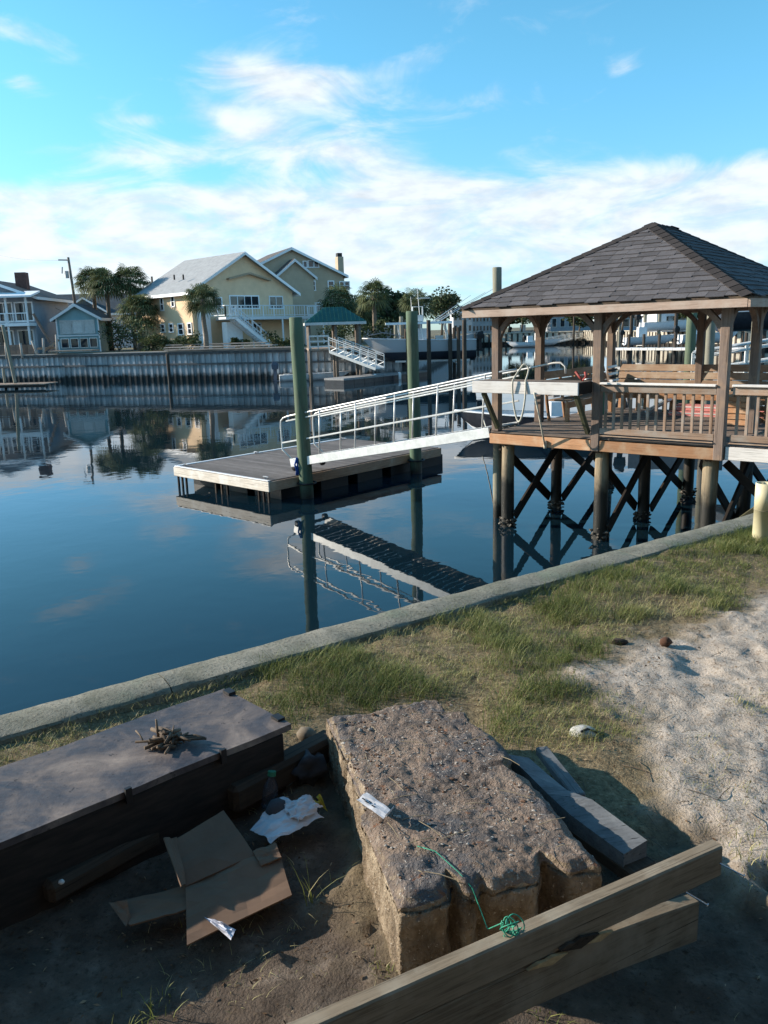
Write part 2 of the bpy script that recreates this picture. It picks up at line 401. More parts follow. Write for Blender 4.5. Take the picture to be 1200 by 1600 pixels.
bm = MB(); p = CO+CD*-60+CN*.03
bm.obox((p.x, p.y, -1.5), CD*150, CN*.12, (0, 0, 1.5+GZ-.12)); bm.build('wall_face', WALLM, sw)

t = MT('canal_water'); g_ = t.n.new('ShaderNodeNewGeometry'); mp = t.n.new('ShaderNodeMapping'); mp.inputs['Scale'].default_value = (1, 1, 1); t.l.new(g_.outputs['Position'], mp.inputs[0])
w1 = t.noise(mp.outputs[0], .9, 3, .55, .3); w2 = t.noise(mp.outputs[0], 4.5, 2, .5)
t.bump(t.math('ADD', w1, t.math('MULTIPLY', w2, .07)), .014, .28)
WATERM = t.out((.004, .014, .022), .02, 0, .5); t.b.inputs['IOR'].default_value = 1.33
water = tag(MB().face([(-600, -60, 0), (600, -60, 0), (600, 900, 0), (-600, 900, 0)]).build('water', WATERM), 'calm canal water', None, None, 'structure')

# ------------------------------------------------------------------ gazebo on piles
GO = Vector((2.125, 15.494, 0)); GU = Vector((math.cos(-.6991), math.sin(-.6991), 0)); GN = Vector((-GU.y, GU.x, 0))
GW, GD = 4.317, 5.216
DZ, EZ0, EZ1, AZ, OV = 1.905, 4.055, 4.20, 5.63, .40
def g(u, n, z): return GO+GU*u+GN*n+Vector((0, 0, z))
gz = thing('gazebo', 'open wooden gazebo with a dark shingle hip roof standing on piles over the water', 'gazebo', g(GW/2, GD/2, 0))
def roundpile(name, x, y, z1, r, mat, parent=None, z0=-1.2, lean=(0, 0), n=16, wob=.012, taper=.9):
    bm = MB(); pts = []; rs = []
    for k in range(15):
        f = k/14; z = z0+(z1-z0)*f
        pts.append((x+lean[0]*f+mnoise.noise(Vector((x, z, 1)))*wob, y+lean[1]*f+mnoise.noise(Vector((y, z, 2)))*wob, z))
        rs.append(r*(1-(1-taper)*f)*(1+.05*mnoise.noise(Vector((z*1.5, x, y)))))
    pts.append((pts[-1][0], pts[-1][1], z1+.012)); rs.append(rs[-1]*.9)
    return bm.tube(pts, rs, n).build(name, mat, parent, True, origin=(x, y, z0))
PU = (.22, 2.17, 4.08); PN = (.25, 2.25, 4.8)
for j, n_ in enumerate(PN):
    for i, u_ in enumerate(PU):
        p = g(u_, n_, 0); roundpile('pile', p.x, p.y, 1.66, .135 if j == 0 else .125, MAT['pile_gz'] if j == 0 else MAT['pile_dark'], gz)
def oysters(c, r, zz, n, seed):
    rr = random.Random(seed); bm = MB()
    for k in range(n):
        a = rr.uniform(0, 6.28); z = rr.gauss(zz, .06); d = r*rr.uniform(.92, 1.22); s_ = rr.uniform(.012, .034)
        bm.blob((c.x+math.cos(a)*d, c.y+math.sin(a)*d, z), (s_*1.4, s_*1.2, s_), k+seed, 1, .9)
    return bm
t = MT('oyster_shell'); OYM = t.out(t.ramp(t.noise(t.map(), 30, 4), [(.35, (.03, .026, .02)), (.6, (.12, .105, .085)), (.75, (.35, .32, .27))]), .8)
for j, n_ in enumerate(PN[:3]):
    for i, u_ in enumerate(PU):
        tag(oysters(g(u_, n_, 0), .13, .08, 40, 100+j*9+i).build('oyster_cluster', OYM, gz), kind='stuff')
# cross braces between rows, along n and along u
for i, u_ in enumerate(PU):
    for j in range(2):
        a, b_ = PN[j], PN[j+1]
        for (z0, z1, off) in ((1.58, .22, -.16), (.22, 1.58, .16)):
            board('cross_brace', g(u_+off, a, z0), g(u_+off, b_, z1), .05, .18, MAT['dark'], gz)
for j, n_ in enumerate(PN[3:]):
    for i in range(2):
        for (z0, z1, off) in ((1.58, .30, .15), (.30, 1.58, -.15)):
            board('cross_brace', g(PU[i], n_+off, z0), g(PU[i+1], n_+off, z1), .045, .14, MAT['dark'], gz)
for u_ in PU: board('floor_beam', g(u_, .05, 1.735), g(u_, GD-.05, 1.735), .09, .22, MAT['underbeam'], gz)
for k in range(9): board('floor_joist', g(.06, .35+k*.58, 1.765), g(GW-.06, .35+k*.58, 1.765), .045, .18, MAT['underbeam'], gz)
k = 0; n_ = .02
while n_+.14 <= GD:
    board('deck_plank', g(-.03, n_+.07, DZ-.02), g(GW+.03, n_+.07, DZ-.02), .137, .036, MAT['deck'], gz); n_ += .1455
# rim boards
board('rim_board', g(-.02, -.022, 1.765), g(GW/2-.085, -.022, 1.765), .04, .19, MAT['fascia'], gz)
board('rim_board', g(GW/2+.085, -.022, 1.765), g(GW-.09, -.022, 1.765), .04, .19, MAT['fascia'], gz)
board('rim_board', g(-.022, 0.02, 1.765), g(-.022, GD, 1.765), .04, .19, MAT['fascia'], gz)
board('rim_board', g(GW+.022, 0.10, 1.765), g(GW+.022, GD, 1.765), .04, .19, MAT['fascia'], gz)
board('rim_board', g(0, GD+.022, 1.765), g(GW, GD+.022, 1.765), .04, .19, MAT['fascia'], gz)
# posts
POSTS = [(.075, .075), (GW/2, .02), (GW-.05, .02), (.075, 1.72), (.075, GD-.075), (GW/2, GD-.075), (GW-.075, 1.74), (GW-.075, GD-.075)]
for i, (u_, n_) in enumerate(POSTS):
    z0 = 1.67 if i in (1, 2) else DZ+.002
    board('post', g(u_, n_, z0), g(u_, n_, EZ0+.02), .15, .15, MAT['post'], gz, up=GU, c=.01)
# top plates and knee braces
for (a, b_) in (((0, .075), (GW, .075)), ((0, GD-.075), (GW, GD-.075))): board('top_plate', g(*a, EZ0+.065), g(*b_, EZ0+.065), .09, .12, MAT['post'], gz)
for u_ in (.075, GW-.075): board('top_plate', g(u_, .13, EZ0+.065), g(u_, GD-.13, EZ0+.065), .09, .12, MAT['post'], gz)
def knee(u_, n_, d):
    o = g(u_, n_, 0); d = (GU*d[0]+GN*d[1])
    pts = []; A_ = Vector((.07, EZ0-.44)); B_ = Vector((.50, EZ0-.0))     # diagonal board with a hollowed inner edge
    for k in range(7):
        f = k/6; p = A_.lerp(B_, f)+Vector((-.7071, .7071))*.075*math.sin(math.pi*f); pts.append(o+d*p.x+Vector((0, 0, p.y)))
    side = d.cross(Vector((0, 0, 1))).normalized()*.045
    poly = pts+[o+d*.28+Vector((0, 0, EZ0+.0)), o+d*.07+Vector((0, 0, EZ0-.21))]
    MB().prism([p-side for p in poly], side*2).build('knee_brace', MAT['post'], gz)
for i, (u_, n_) in enumerate(POSTS):
    if i in (0, 1, 2, 4, 5, 7):
        if u_ > .2: knee(u_, n_, (-1, 0))
        if u_ < GW-.2: knee(u_, n_, (1, 0))
    if i in (0, 3, 4, 2, 6, 7):
        if n_ > .2: knee(u_, n_, (0, -1))
        if n_ < GD-.2: knee(u_, n_, (0, 1))
# roof: boards, fascia, single shingles
C00, C10, C11, C01 = g(-OV, -OV, EZ1), g(GW+OV, -OV, EZ1), g(GW+OV, GD+OV, EZ1), g(-OV, GD+OV, EZ1)
R0, R1 = g(GW/2, GW/2, AZ), g(GW/2, GD-GW/2, AZ)
SLOPES = [(C00, C10, R0, R0), (C10, C11, R1, R0), (C11, C01, R1, R1), (C01, C00, R0, R1)]   # a, b along the eave, top over b, top over a
bm = MB()
for a, b_, tb, ta in SLOPES:
    dn = Vector((0, 0, -.03)); P = [a, b_, tb] if tb == ta else [a, b_, tb, ta]; bm.prism([p+dn for p in P], (0, 0, .028))
bm.build('roof_sheathing', MAT['underbeam'], gz)
for (a, b_) in ((C00, C10), (C10, C11), (C11, C01), (C01, C00)):
    dn = Vector((0, 0, -.085)); d = (b_-a).normalized(); inn = Vector((0, 0, 1)).cross(d)*.022
    board('roof_fascia', a+dn+inn+d*.003, b_+dn+inn-d*.047, .04, .15, MAT['eave'], gz)
for k in range(1, 8):                                  # rafters seen from below
    f = k/8
    for a, b_, tb, ta in SLOPES:
        p = a.lerp(b_, f); q_ = ta.lerp(tb, f); hp = min(f, 1-f)*2
        top = p.lerp(q_, min(1, hp*1.0)) if tb == ta else p.lerp(q_, min(1, hp*1.2))
        # follow slope direction (straight up from the eave)
        d = (b_-a).normalized(); up_ = (ta-a)-d*((ta-a).dot(d)); lim = min(1., min(f, 1-f)*(b_-a).length/abs((ta-a).dot(d))*.98)
        board('rafter', p+Vector((0, 0, -.10))+up_*.03, p+up_*lim+Vector((0, 0, -.10)), .04, .11, MAT['underbeam'], gz)
def shingmat(name, c):
    t = MT(name); v = t.map((1, 1, 1)); f = t.noise(v, 140, 3, .6); m_ = t.noise(v, 6, 4, .6)
    col = t.ramp(f, [(.3, tuple(x*.45 for x in c)), (.55, c), (.8, tuple(x*1.9 for x in c))])
    col = t.mix(t.mr(m_, .4, .7, 0, .5), col, tuple(x*.6 for x in c)); col = t.mix(1., col, t.rnd(.78, 1.16), 'MULTIPLY')
    t.bump(f, .5, .004); return t.out(col, .95, 0, .2)
SHM = shingmat('asphalt_shingle', (.118, .109, .112)); CAPS = shingmat('hip_shingle', (.045, .038, .036))
NR = 17; parts_left = 292; stuff = MB(); shr = random.Random(4)
for si, (a, b_, tb, ta) in enumerate(SLOPES):
    d = (b_-a).normalized(); Ln = (b_-a).length; run0 = (ta-a).dot(d); run1 = Ln-(tb-a).dot(d)
    up_ = (ta-a)-d*run0; nrm = d.cross(up_).normalized()
    lst = []
    for r in range(NR):
        f0, f1 = r/NR, min(1., (r+1.32)/NR)
        x = -shr.uniform(0, .3)
        while x < Ln:
            w = shr.choice((.24, .28, .31, .35)); lo0, lo1 = max(x, run0*f0), min(x+w-.006, Ln-run1*f0)
            hi0, hi1 = max(x, run0*f1), min(x+w-.006, Ln-run1*f1)
            drop = shr.choice((0, 0, -.035, -.03, .004))/up_.length
            if lo1-lo0 > .03:
                ff = f1
                if hi1 < hi0:
                    if run0*f1 > lo1: ff = lo1/run0; hi0 = hi1 = lo1
                    else: ff = (Ln-lo0)/run1; hi0 = hi1 = lo0
                lst.append((r, lo0, lo1, hi0, hi1, f0+drop, ff))
            x += w
    for (r, lo0, lo1, hi0, hi1, f0, f1) in lst:
        th = .020+shr.uniform(0, .006)
        bot = [a+d*lo0+up_*f0+nrm*th, a+d*lo1+up_*f0+nrm*th, a+d*hi1+up_*f1+nrm*.003, a+d*hi0+up_*f1+nrm*.003]
        if hi1-hi0 < .01: bot = bot[:3]
        if si < 2 and parts_left > 0:
            parts_left -= 1; c = sum(bot, Vector())/len(bot)
            MB().prism(bot, nrm*.012).build('shingle', SHM, gz, origin=c)
        else: stuff.prism(bot, nrm*.012)
tag(stuff.build('shingle_courses', SHM, gz), kind='stuff')
def hipcaps(p, q_, n, w=.15):
    d = (q_-p); x = d.normalized(); sd = x.cross(Vector((0, 0, 1))).normalized(); up_ = sd.cross(x); n1 = (AZ-EZ1)/(GW/2+OV); pl_ = Vector((x.x, x.y, 0)).normalized()
    fall = w*n1*(.7071 if abs(x.z) > .05 else 1.)
    for k in range(n):
        a = p+d*(k/n)+up_*.046; b_ = p+d*((k+1.25)/n)+up_*.034
        M = MB(); dr = up_*(-fall*.92)
        M.prism([a-sd*w+dr, a, a+sd*w+dr, a+sd*w+dr-up_*.01, a-up_*.01, a-sd*w+dr-up_*.01], b_-a)
        M.build('hip_cap', CAPS, gz, origin=(a+b_)/2)
for c_, r_ in ((C00, R0), (C10, R0), (C11, R1), (C01, R1)): hipcaps(c_, r_, 19)
hipcaps(R0, R1, 4)
# front rail between the middle and the right post, and the rail of the walkway that goes on to the bank
def railbay(par, u0, u1, n_, nb, capmat=MAT['white_board']):
    board('cap_rail', g(u0, n_, 2.86), g(u1, n_, 2.86), .14, .036, capmat, par)
    board('top_rail', g(u0, n_, 2.776), g(u1, n_, 2.776), .04, .125, MAT['rail'], par)
    board('bottom_rail', g(u0, n_-.01, 2.035), g(u1, n_-.01, 2.035), .04, .105, MAT['rail'], par)
    board('bottom_ledge', g(u0, n_-.045, 1.955), g(u1, n_-.045, 1.955), .035, .02, MAT['bench'], par)
    for k in range(nb):
        u_ = u0+(u1-u0)*(k+.5)/nb; board('baluster', g(u_, n_+.041, 1.99), g(u_, n_+.041, 2.80), .042, .042, MAT['rail'], par, up=GU, c=.003)
railbay(gz, GW/2+.08, GW-.13, -.02, 13)
# benches along the left and the back side
def bench(par, p0, p1, out, lab):
    """p0,p1: (u,n) ends of the back line, out: direction outward"""
    a = g(*p0, 0); b_ = g(*p1, 0); o = GU*out[0]+GN*out[1]; z = lambda h: Vector((0, 0, h))
    for k, (h, s_) in enumerate(((2.84, .13), (2.67, .085), (2.50, .04))):
        board('back_board', a+o*s_+z(h), b_+o*s_+z(h), .036, .155, MAT['bench'], par, up=(Vector((0, 0, 1))+o*.27))
    for k in range(3): board('seat_board', a-o*(.06+.15*k)+z(2.335), b_-o*(.06+.15*k)+z(2.335), .14, .036, MAT['bench'], par)
    board('seat_apron', a-o*.44+z(2.25), b_-o*.44+z(2.25), .036, .13, MAT['fascia'], par)
    m = max(2, int((b_-a).length/.6))
    for k in range(m+1):
        p = a.lerp(b_, .02+.96*k/m); board('back_support', p+o*.015+z(DZ), p+o*.16+z(2.9), .036, .09, MAT['fascia'], par, up=GU if abs(out[0]) < .5 else GN)
        board('seat_leg', p-o*.40+z(DZ), p-o*.40+z(2.31), .08, .08, MAT['fascia'], par, up=GU)
bl = thing('bench', 'bench with slatted back along the water side left of the gazebo', 'bench', g(.2, 3.5, DZ)); bench(bl, (.17, 1.95), (.17, GD-.35), (-1, 0), '')
bk = thing('bench', 'bench with sloping plank back along the far side of the gazebo', 'bench', g(2.2, 5, DZ)); bench(bk, (.3, GD-.17), (GW-.2, GD-.17), (0, 1), '')
# walkway to the bank
ww = thing('walkway', 'plank walkway with railing running from the gazebo to the bank', 'walkway', g(GW+1.9, .8, 0))
railbay(ww, GW+.10, GW+1.9, .03, 12)
board('rim_board', g(GW+.05, .012, 1.79), g(GW+3.7, .012, 1.79), .04, .21, MAT['white_board'], ww)
board('rim_board', g(GW+.05, 1.6, 1.79), g(GW+3.9, 1.6, 1.79), .04, .21, MAT['fascia'], ww)
for k in range(24): board('deck_plank', g(GW+.13+.1455*k, .0, DZ-.02), g(GW+.13+.1455*k, 1.62, DZ-.02), .137, .036, MAT['deck'], ww)
p = g(GW+1.95, .06, 0); board('post', p+Vector((0, 0, 1.67)), p+Vector((0, 0, 2.95)), .1, .1, MAT['post'], ww, up=GU)
for (u_, n_) in ((GW+1.15, .95), (GW+2.4, .3), (GW+2.4, 1.4)):
    p = g(u_, n_, 0); roundpile('pile', p.x, p.y, 1.68, .14, MAT['pile_dark'], ww)
board('cross_brace', g(GW-.1, .55, 1.55), g(GW+1.15, .80, .35), .045, .14, MAT['dark'], ww); board('cross_brace', g(GW-.1, .75, .3), g(GW+1.15, 1.1, 1.5), .045, .14, MAT['greenbrace'], ww)

# fish cleaning table hung on the outside of the first bay
ct = thing('cleaning_table', 'whitened wooden fish cleaning table bracketed on the gazebo front', 'table', g(1.0, -.3, 2.6))
TZ = 2.905
board('table_fascia', g(-.03, -.60, TZ-.11), g(2.1, -.60, TZ-.11), .04, .215, MAT['white_board'], ct)
for k in range(4): board('table_board', g(-.02, -.51+.14*k, TZ-.02), g(2.06, -.51+.14*k, TZ-.02), .132, .034, MAT['deck'], ct)
board('table_side', g(2.08, -.575, TZ-.11), g(2.08, -.07, TZ-.11), .036, .2, MAT['dark'], ct)
board('table_side', g(-.01, -.575, TZ-.11), g(-.01, -.01, TZ-.11), .036, .2, MAT['dark'], ct)
for u_ in (.16, 2.02): board('bracket', g(u_, -.03, 1.98), g(u_, -.53, 2.69), .07, .09, MAT['greenbrace'], ct)
# ------------------------------------------------------------------ floating dock, gangway, guide piles
DO = Vector((-2.652, 18.356, 0)); DE = Vector((math.cos(.821), math.sin(.821), 0)); DM = Vector((-DE.y, DE.x, 0)); DL, DS, DT = 6.31, 3.83, .53
def dk(e, m, z): return DO+DE*e+DM*m+Vector((0, 0, z))
fd = thing('floating_dock', 'square floating dock with grey deck and pale wooden edge boards', 'dock', dk(DL/2, DS/2, 0))
DECKG = wood('grey_composite_deck', (.135, .118, .108), (.085, .074, .068), (.17, .15, .14), .5)
k = 0; e_ = .02
while e_+.14 < DL:
    board('deck_plank', dk(e_+.07, .03, DT-.018), dk(e_+.07, DS-.03, DT-.018), .139, .034, DECKG, fd, c=.003); e_ += .1425
board('edge_board', dk(-.022, -.04, DT-.135), dk(-.022, DS+.04, DT-.135), .04, .23, MAT['dock_edge'], fd)
board('edge_board', dk(0, -.022, DT-.135), dk(DL, -.022, DT-.135), .04, .23, MAT['bench'], fd)
board('edge_board', dk(0, DS+.022, DT-.135), dk(DL, DS+.022, DT-.135), .04, .23, MAT['bench'], fd)
board('edge_board', dk(DL+.022, -.04, DT-.135), dk(DL+.022, DS+.04, DT-.135), .04, .23, MAT['bench'], fd)
for a, b_ in (((0, -.02), (0, DS)), ((0, DS), (DL, DS))): board('edge_trim', dk(*a, DT+.005), dk(*b_, DT+.005), .08, .022, MAT['white'], fd)
for k in range(5):
    for j in range(3):
        c = dk(.45+k*1.3, .12+j*1.3, 0); M = MB(); M.obox(c-Vector((0, 0, .25)), DE*.95, DM*1.0, (0, 0, .53)); M.build('float_tub', MAT['black'], fd)
for m_ in (.06, .24, .42, 1.65, 1.88, 2.12, 3.42, 3.6, 3.78): board('float_strap', dk(.03, m_, -.1), dk(.03, m_, .31), .05, .05, MAT['dark'] if (m_*100) % 3 < 1 else MAT['timber'], fd, up=DE)
def cleat(p, d, par):
    M = MB(); p = Vector(p); d = Vector(d); M.tube([p-d*.1+Vector((0, 0, .05)), p+Vector((0, 0, .06)), p+d*.1+Vector((0, 0, .05))], .014, 6)
    M.bar(p+d*-.03, p+d*-.03+Vector((0, 0, .055)), .03, .03); M.bar(p+d*.03, p+d*.03+Vector((0, 0, .055)), .03, .03); M.build('cleat', MAT['steel'], par)
for (a, b_) in ((.15, .28), (.15, DS-.25), (2.6, DS-.12), (DL-.3, DS-.15)): cleat(dk(a, b_, DT), DM, fd)
def hoop(p, r, par):
    M = MB(); M.tube([(p.x+math.cos(a)*r, p.y+math.sin(a)*r, p.z) for a in [i*math.pi/12 for i in range(25)]], .022, 6, False); M.build('pile_hoop', MAT['black'], par, True)
P1 = dk(.98, -.22, 0); P2 = dk(5.0, -.24, 0)
hoop(P1+Vector((0, 0, .36)), .22, fd); hoop(P2+Vector((0, 0, .36)), .22, fd)
gp = 'green mooring piles by the dock'
def pile(x, y, z1, r, mat, label, lean=(0, 0), z0=-1.5, cat='piling', group=None, taper=.93):
    o = roundpile('piling', x, y, z1, r, mat, None, z0, lean, 18, .012, taper); tag(o, label, cat, group); return o
pile(P1.x, P1.y, 4.2, .165, MAT['pile_green'], 'tall green piling at the near corner of the floating dock', (-.06, 0))
pile(P2.x, P2.y, 4.32, .165, MAT['pile_green'], 'tall green piling on the dock edge beside the middle of the gangway', (-.04, 0))
p = g(-.32, .75, 0); pile(p.x, p.y, 4.98, .095, MAT['pile_grey'], 'slim grey piling rising past the left roof corner of the gazebo', (-.02, 0))
# gangway
gw = thing('gangway', 'white aluminium gangway sloping from the gazebo down to the floating dock', 'gangway', g(-2.9, .55, 1.2))
GA0, GA1 = (-.06, 1.77), (-5.95, .66)           # (u, z of the lower chord underside) at the top and the bottom
def ga(f, n_, h): return g(GA0[0]+(GA1[0]-GA0[0])*f, n_, GA0[1]+(GA1[1]-GA0[1])*f+h)
for n_ in (.03, 1.13):
    board('side_chord', ga(0, n_, .10), ga(.955, n_, .10), .05, .2, MAT['alu'], gw, c=.008)
    M = MB(); M.tube(([ga(-.10, n_, 1.20)] if n_ < .5 else [ga(-.175, n_, .98), ga(-.172, n_, 1.12), ga(-.155, n_, 1.21), ga(-.13, n_, 1.23)])+[ga(.0, n_, 1.23), ga(.955, n_, 1.23), ga(.985, n_, 1.21), ga(1.0, n_, 1.15), ga(1.003, n_, 1.0), ga(1.0, n_, .45), ga(.95, n_, .2)], .021, 8); M.build('hand_rail', MAT['alu'], gw, True)
    board('upper_rail', ga(0, n_, 1.12), ga(.97, n_, 1.12), .028, .034, MAT['alu'], gw)
    board('mid_rail', ga(0, n_, .62), ga(1, n_, .62), .03, .038, MAT['alu'], gw)
    for k in range(5):
        f = .03+.19*k if n_ < .5 else .09+.19*k
        M = MB(); M.tube([ga(f, n_, .15), ga(f-.012, n_, 1.22)], .019, 6); M.build('rail_post', MAT['alu'], gw, True)
for k in range(38):
    f = (k+.5)/40; board('tread', ga(f, .06, .17), ga(f, 1.10, .17), .149, .025, MAT['tread'], gw, c=.003)
for k in range(9): board('cross_member', ga(k*.95/8.001+.0005, .06, .06), ga(k*.95/8.001+.0005, 1.10, .06), .05, .08, MAT['tread'], gw)
M = MB()
for n_ in (.1, 1.05):
    c = ga(.945, n_, -.02); M.tube([c-GN*.03, c+GN*.03], .09, 14)
M.build('roller', MAT['black'], gw, True)
t = MT('blue_cloth'); BLUE = t.out(t.ramp(t.noise(t.map(), 30, 3), [(.3, (.01, .05, .22)), (.7, (.03, .12, .42))]), .8)
pb = P1+Vector((-.20, -.05, .62)); M = MB(); rr = random.Random(2)
for k in range(7): M.tube([pb+Vector((rr.uniform(-.04, .04), rr.uniform(-.04, .04), .36)), pb+Vector((rr.uniform(-.06, .06), rr.uniform(-.05, .05), .2)), pb+Vector((rr.uniform(-.07, .07), rr.uniform(-.05, .05), -.05))], .02, 5)
tag(M.build('rope_bundle', BLUE, None, True), 'blue rope hanging beside the near corner piling', 'rope')

# things on the gazebo and the cleaning table
ho = thing('hose', 'coiled pale hose hanging over the cleaning table', 'hose', g(.9, -.45, TZ))
M = MB(); c = g(.98, -.46, 0)
loop = [c+GU*(.13*math.cos(a))+Vector((0, 0, 2.70+.50*math.sin(a)))+GN*(.03*math.sin(2*a)) for a in [i*2*math.pi/40 for i in range(41)]]
loop = [p-GN*(.19*max(0., min(1., (TZ+.22-p.z)/.2))) for p in loop]
M.tube(loop, .017, 7, False)
M.build('coil', MAT['rope'], ho, True)
M = MB(); a = g(1.28, -.64, 2.72); b_ = g(1.2, -.07, 1.68); M.tube([a, a.lerp(b_, .5)+Vector((0, 0, .02)), b_], .016, 6); M.tube([b_+Vector((0, 0, .12)), b_+Vector((0, 0, -.02))], .03, 6)
tag(M.build('strap', MAT['rope'], None, True), 'pale strap hanging from the cleaning table to the deck edge', 'strap')
t = MT('red_plastic'); RED = t.out(t.ramp(t.noise(t.map(), 14, 3), [(.3, (.16, .02, .015)), (.7, (.34, .06, .05))]), .6)
t = MT('pink_paint'); PINK = t.out(t.ramp(t.noise(t.map((1, 6, 6)), 8, 4), [(.3, (.42, .13, .12)), (.7, (.62, .26, .24))]), .6)
pl = thing('pliers', 'red handled tool lying at the right end of the cleaning table', 'tool', g(2.05, -.35, TZ))
for s_ in (-1, 1):
    M = MB(); q_ = g(2.05, -.35, TZ); M.tube([q_+Vector((0, 0, .02)), q_+GU*.06*s_+Vector((0, 0, .08)), q_+GU*(.09*s_-.05)+Vector((0, 0, .17))], .022, 6); M.build('handle', RED, pl, True)
M = MB(); M.tube([q_+Vector((0, 0, .03)), q_+GU*.16+Vector((0, 0, .06))], [.02, .008], 6); M.build('jaw', MAT['steel'], pl, True)
def tub(name, label, cat, c, w, d, h, mat, lid=None):
    o = thing(name, label, cat, c); M = MB(); c = Vector(c); a = GU; b2 = GN; t_ = .015
    for s_ in (-1, 1):
        M.obox(c+a*(s_*(w/2-t_/2)-t_/2)-b2*d/2, a*t_, b2*d, (0, 0, h)); M.obox(c+b2*(s_*(d/2-t_/2)-t_/2)-a*(w/2-t_), a*(w-2*t_), b2*t_, (0, 0, h))
    M.obox(c-a*(w/2-t_)-b2*(d/2-t_), a*(w-2*t_), b2*(d-2*t_), (0, 0, t_)); M.build('tub_wall', mat, o)
    M = MB()
    for s_ in (-1, 1): M.bar(c+b2*s_*(d/2+.008)-a*(w/2+.01)+Vector((0, 0, h-.01)), c+b2*s_*(d/2+.008)+a*(w/2+.01)+Vector((0, 0, h-.01)), .02, .025)
    M.build('rim', lid or mat, o); return o
t = MT('green_plastic'); GREENP = t.out((.012, .13, .075), .5)
SZ = 2.357
tub('tub', 'grey plastic tub on the left bench of the gazebo', 'tub', g(.0, 2.45, SZ), .18, .30, .17, plain('grey_plastic', (.33, .34, .36), rough=.5))
tub('tray', 'green plastic tray on the left bench of the gazebo', 'tray', g(.0, 3.35, SZ), .18, .36, .13, GREENP)
tub('green_bucket', 'small dark green box on the deck behind the table bracket', 'box', g(.55, 3.6, DZ), .22, .25, .55, GREENP)
# pink paddle boards stacked on the deck by the back bench, cooler, crate
for k, (n_, u0, u1, h) in enumerate(((4.15, 1.95, 4.0, .15), (4.28, 2.0, 4.05, .27))):
    o = thing('board_stack', ('faded pink board lying lowest on the gazebo deck' if k == 0 else 'faded pink board resting on the one below it'), 'board', g((u0+u1)/2, n_, DZ+h-.13))
    M = MB(); a = g(u0, n_, DZ+h-.115); b_ = g(u1, n_, DZ+h-.115)
    M.bar(a, b_, .34, .11); M.build('plank', PINK, o)
    M = MB(); M.bar(a-GN*.175+Vector((0, 0, .02)), b_-GN*.175+Vector((0, 0, .02)), .012, .02); M.build('stripe', MAT['offwhite'], o)
cr = thing('crate', 'orange brown wooden crate on the deck behind the walkway rail', 'crate', g(3.75, 3.0, DZ))
for s_ in range(5):
    board('slat', g(3.5, 2.6, DZ+.07+.11*s_), g(4.12, 2.6, DZ+.07+.11*s_), .025, .095, MAT['fascia'], cr); board('slat', g(3.5, 3.2, DZ+.07+.11*s_), g(4.12, 3.2, DZ+.07+.11*s_), .025, .095, MAT['fascia'], cr)
    board('slat', g(3.49, 2.62, DZ+.07+.11*s_), g(3.49, 3.18, DZ+.07+.11*s_), .025, .095, MAT['fascia'], cr)
for (u_, n_) in ((3.52, 2.63), (4.1, 2.63), (3.52, 3.17), (4.1, 3.17)): board('corner_post', g(u_, n_, DZ+.003), g(u_, n_, DZ+.56), .04, .04, MAT['fascia'], cr, up=GU)
co = thing('cooler', 'white cooler lid leaning on the deck left of the pink boards', 'cooler lid', g(1.7, 4.2, DZ))
M = MB(); M.bar(g(1.45, 4.1, DZ+.05), g(1.9, 4.1, DZ+.32), .35, .05, up=(0, 0, 1)); M.build('lid', MAT['white'], co); M = MB(); M.bar(g(1.5, 3.91, DZ+.10), g(1.85, 3.91, DZ+.31), .02, .03); M.build('handle', MAT['steel'], co)
rg = thing('striped_towel', 'black and white striped cloth hung on the middle gazebo post', 'cloth', g(2.3, .2, 2.9))
for k in range(5):
    M = MB(); pts = []
    for (a, h) in ((0, 0), (.17, .03), (.19, .0), (.03, -.04)): pts.append(g(2.26+a, .14+.02*k, 3.14-.06*k+h))
    M.prism(pts, GN*.012); M.build('stripe', MAT['white'] if k % 2 == 0 else MAT['black'], rg)

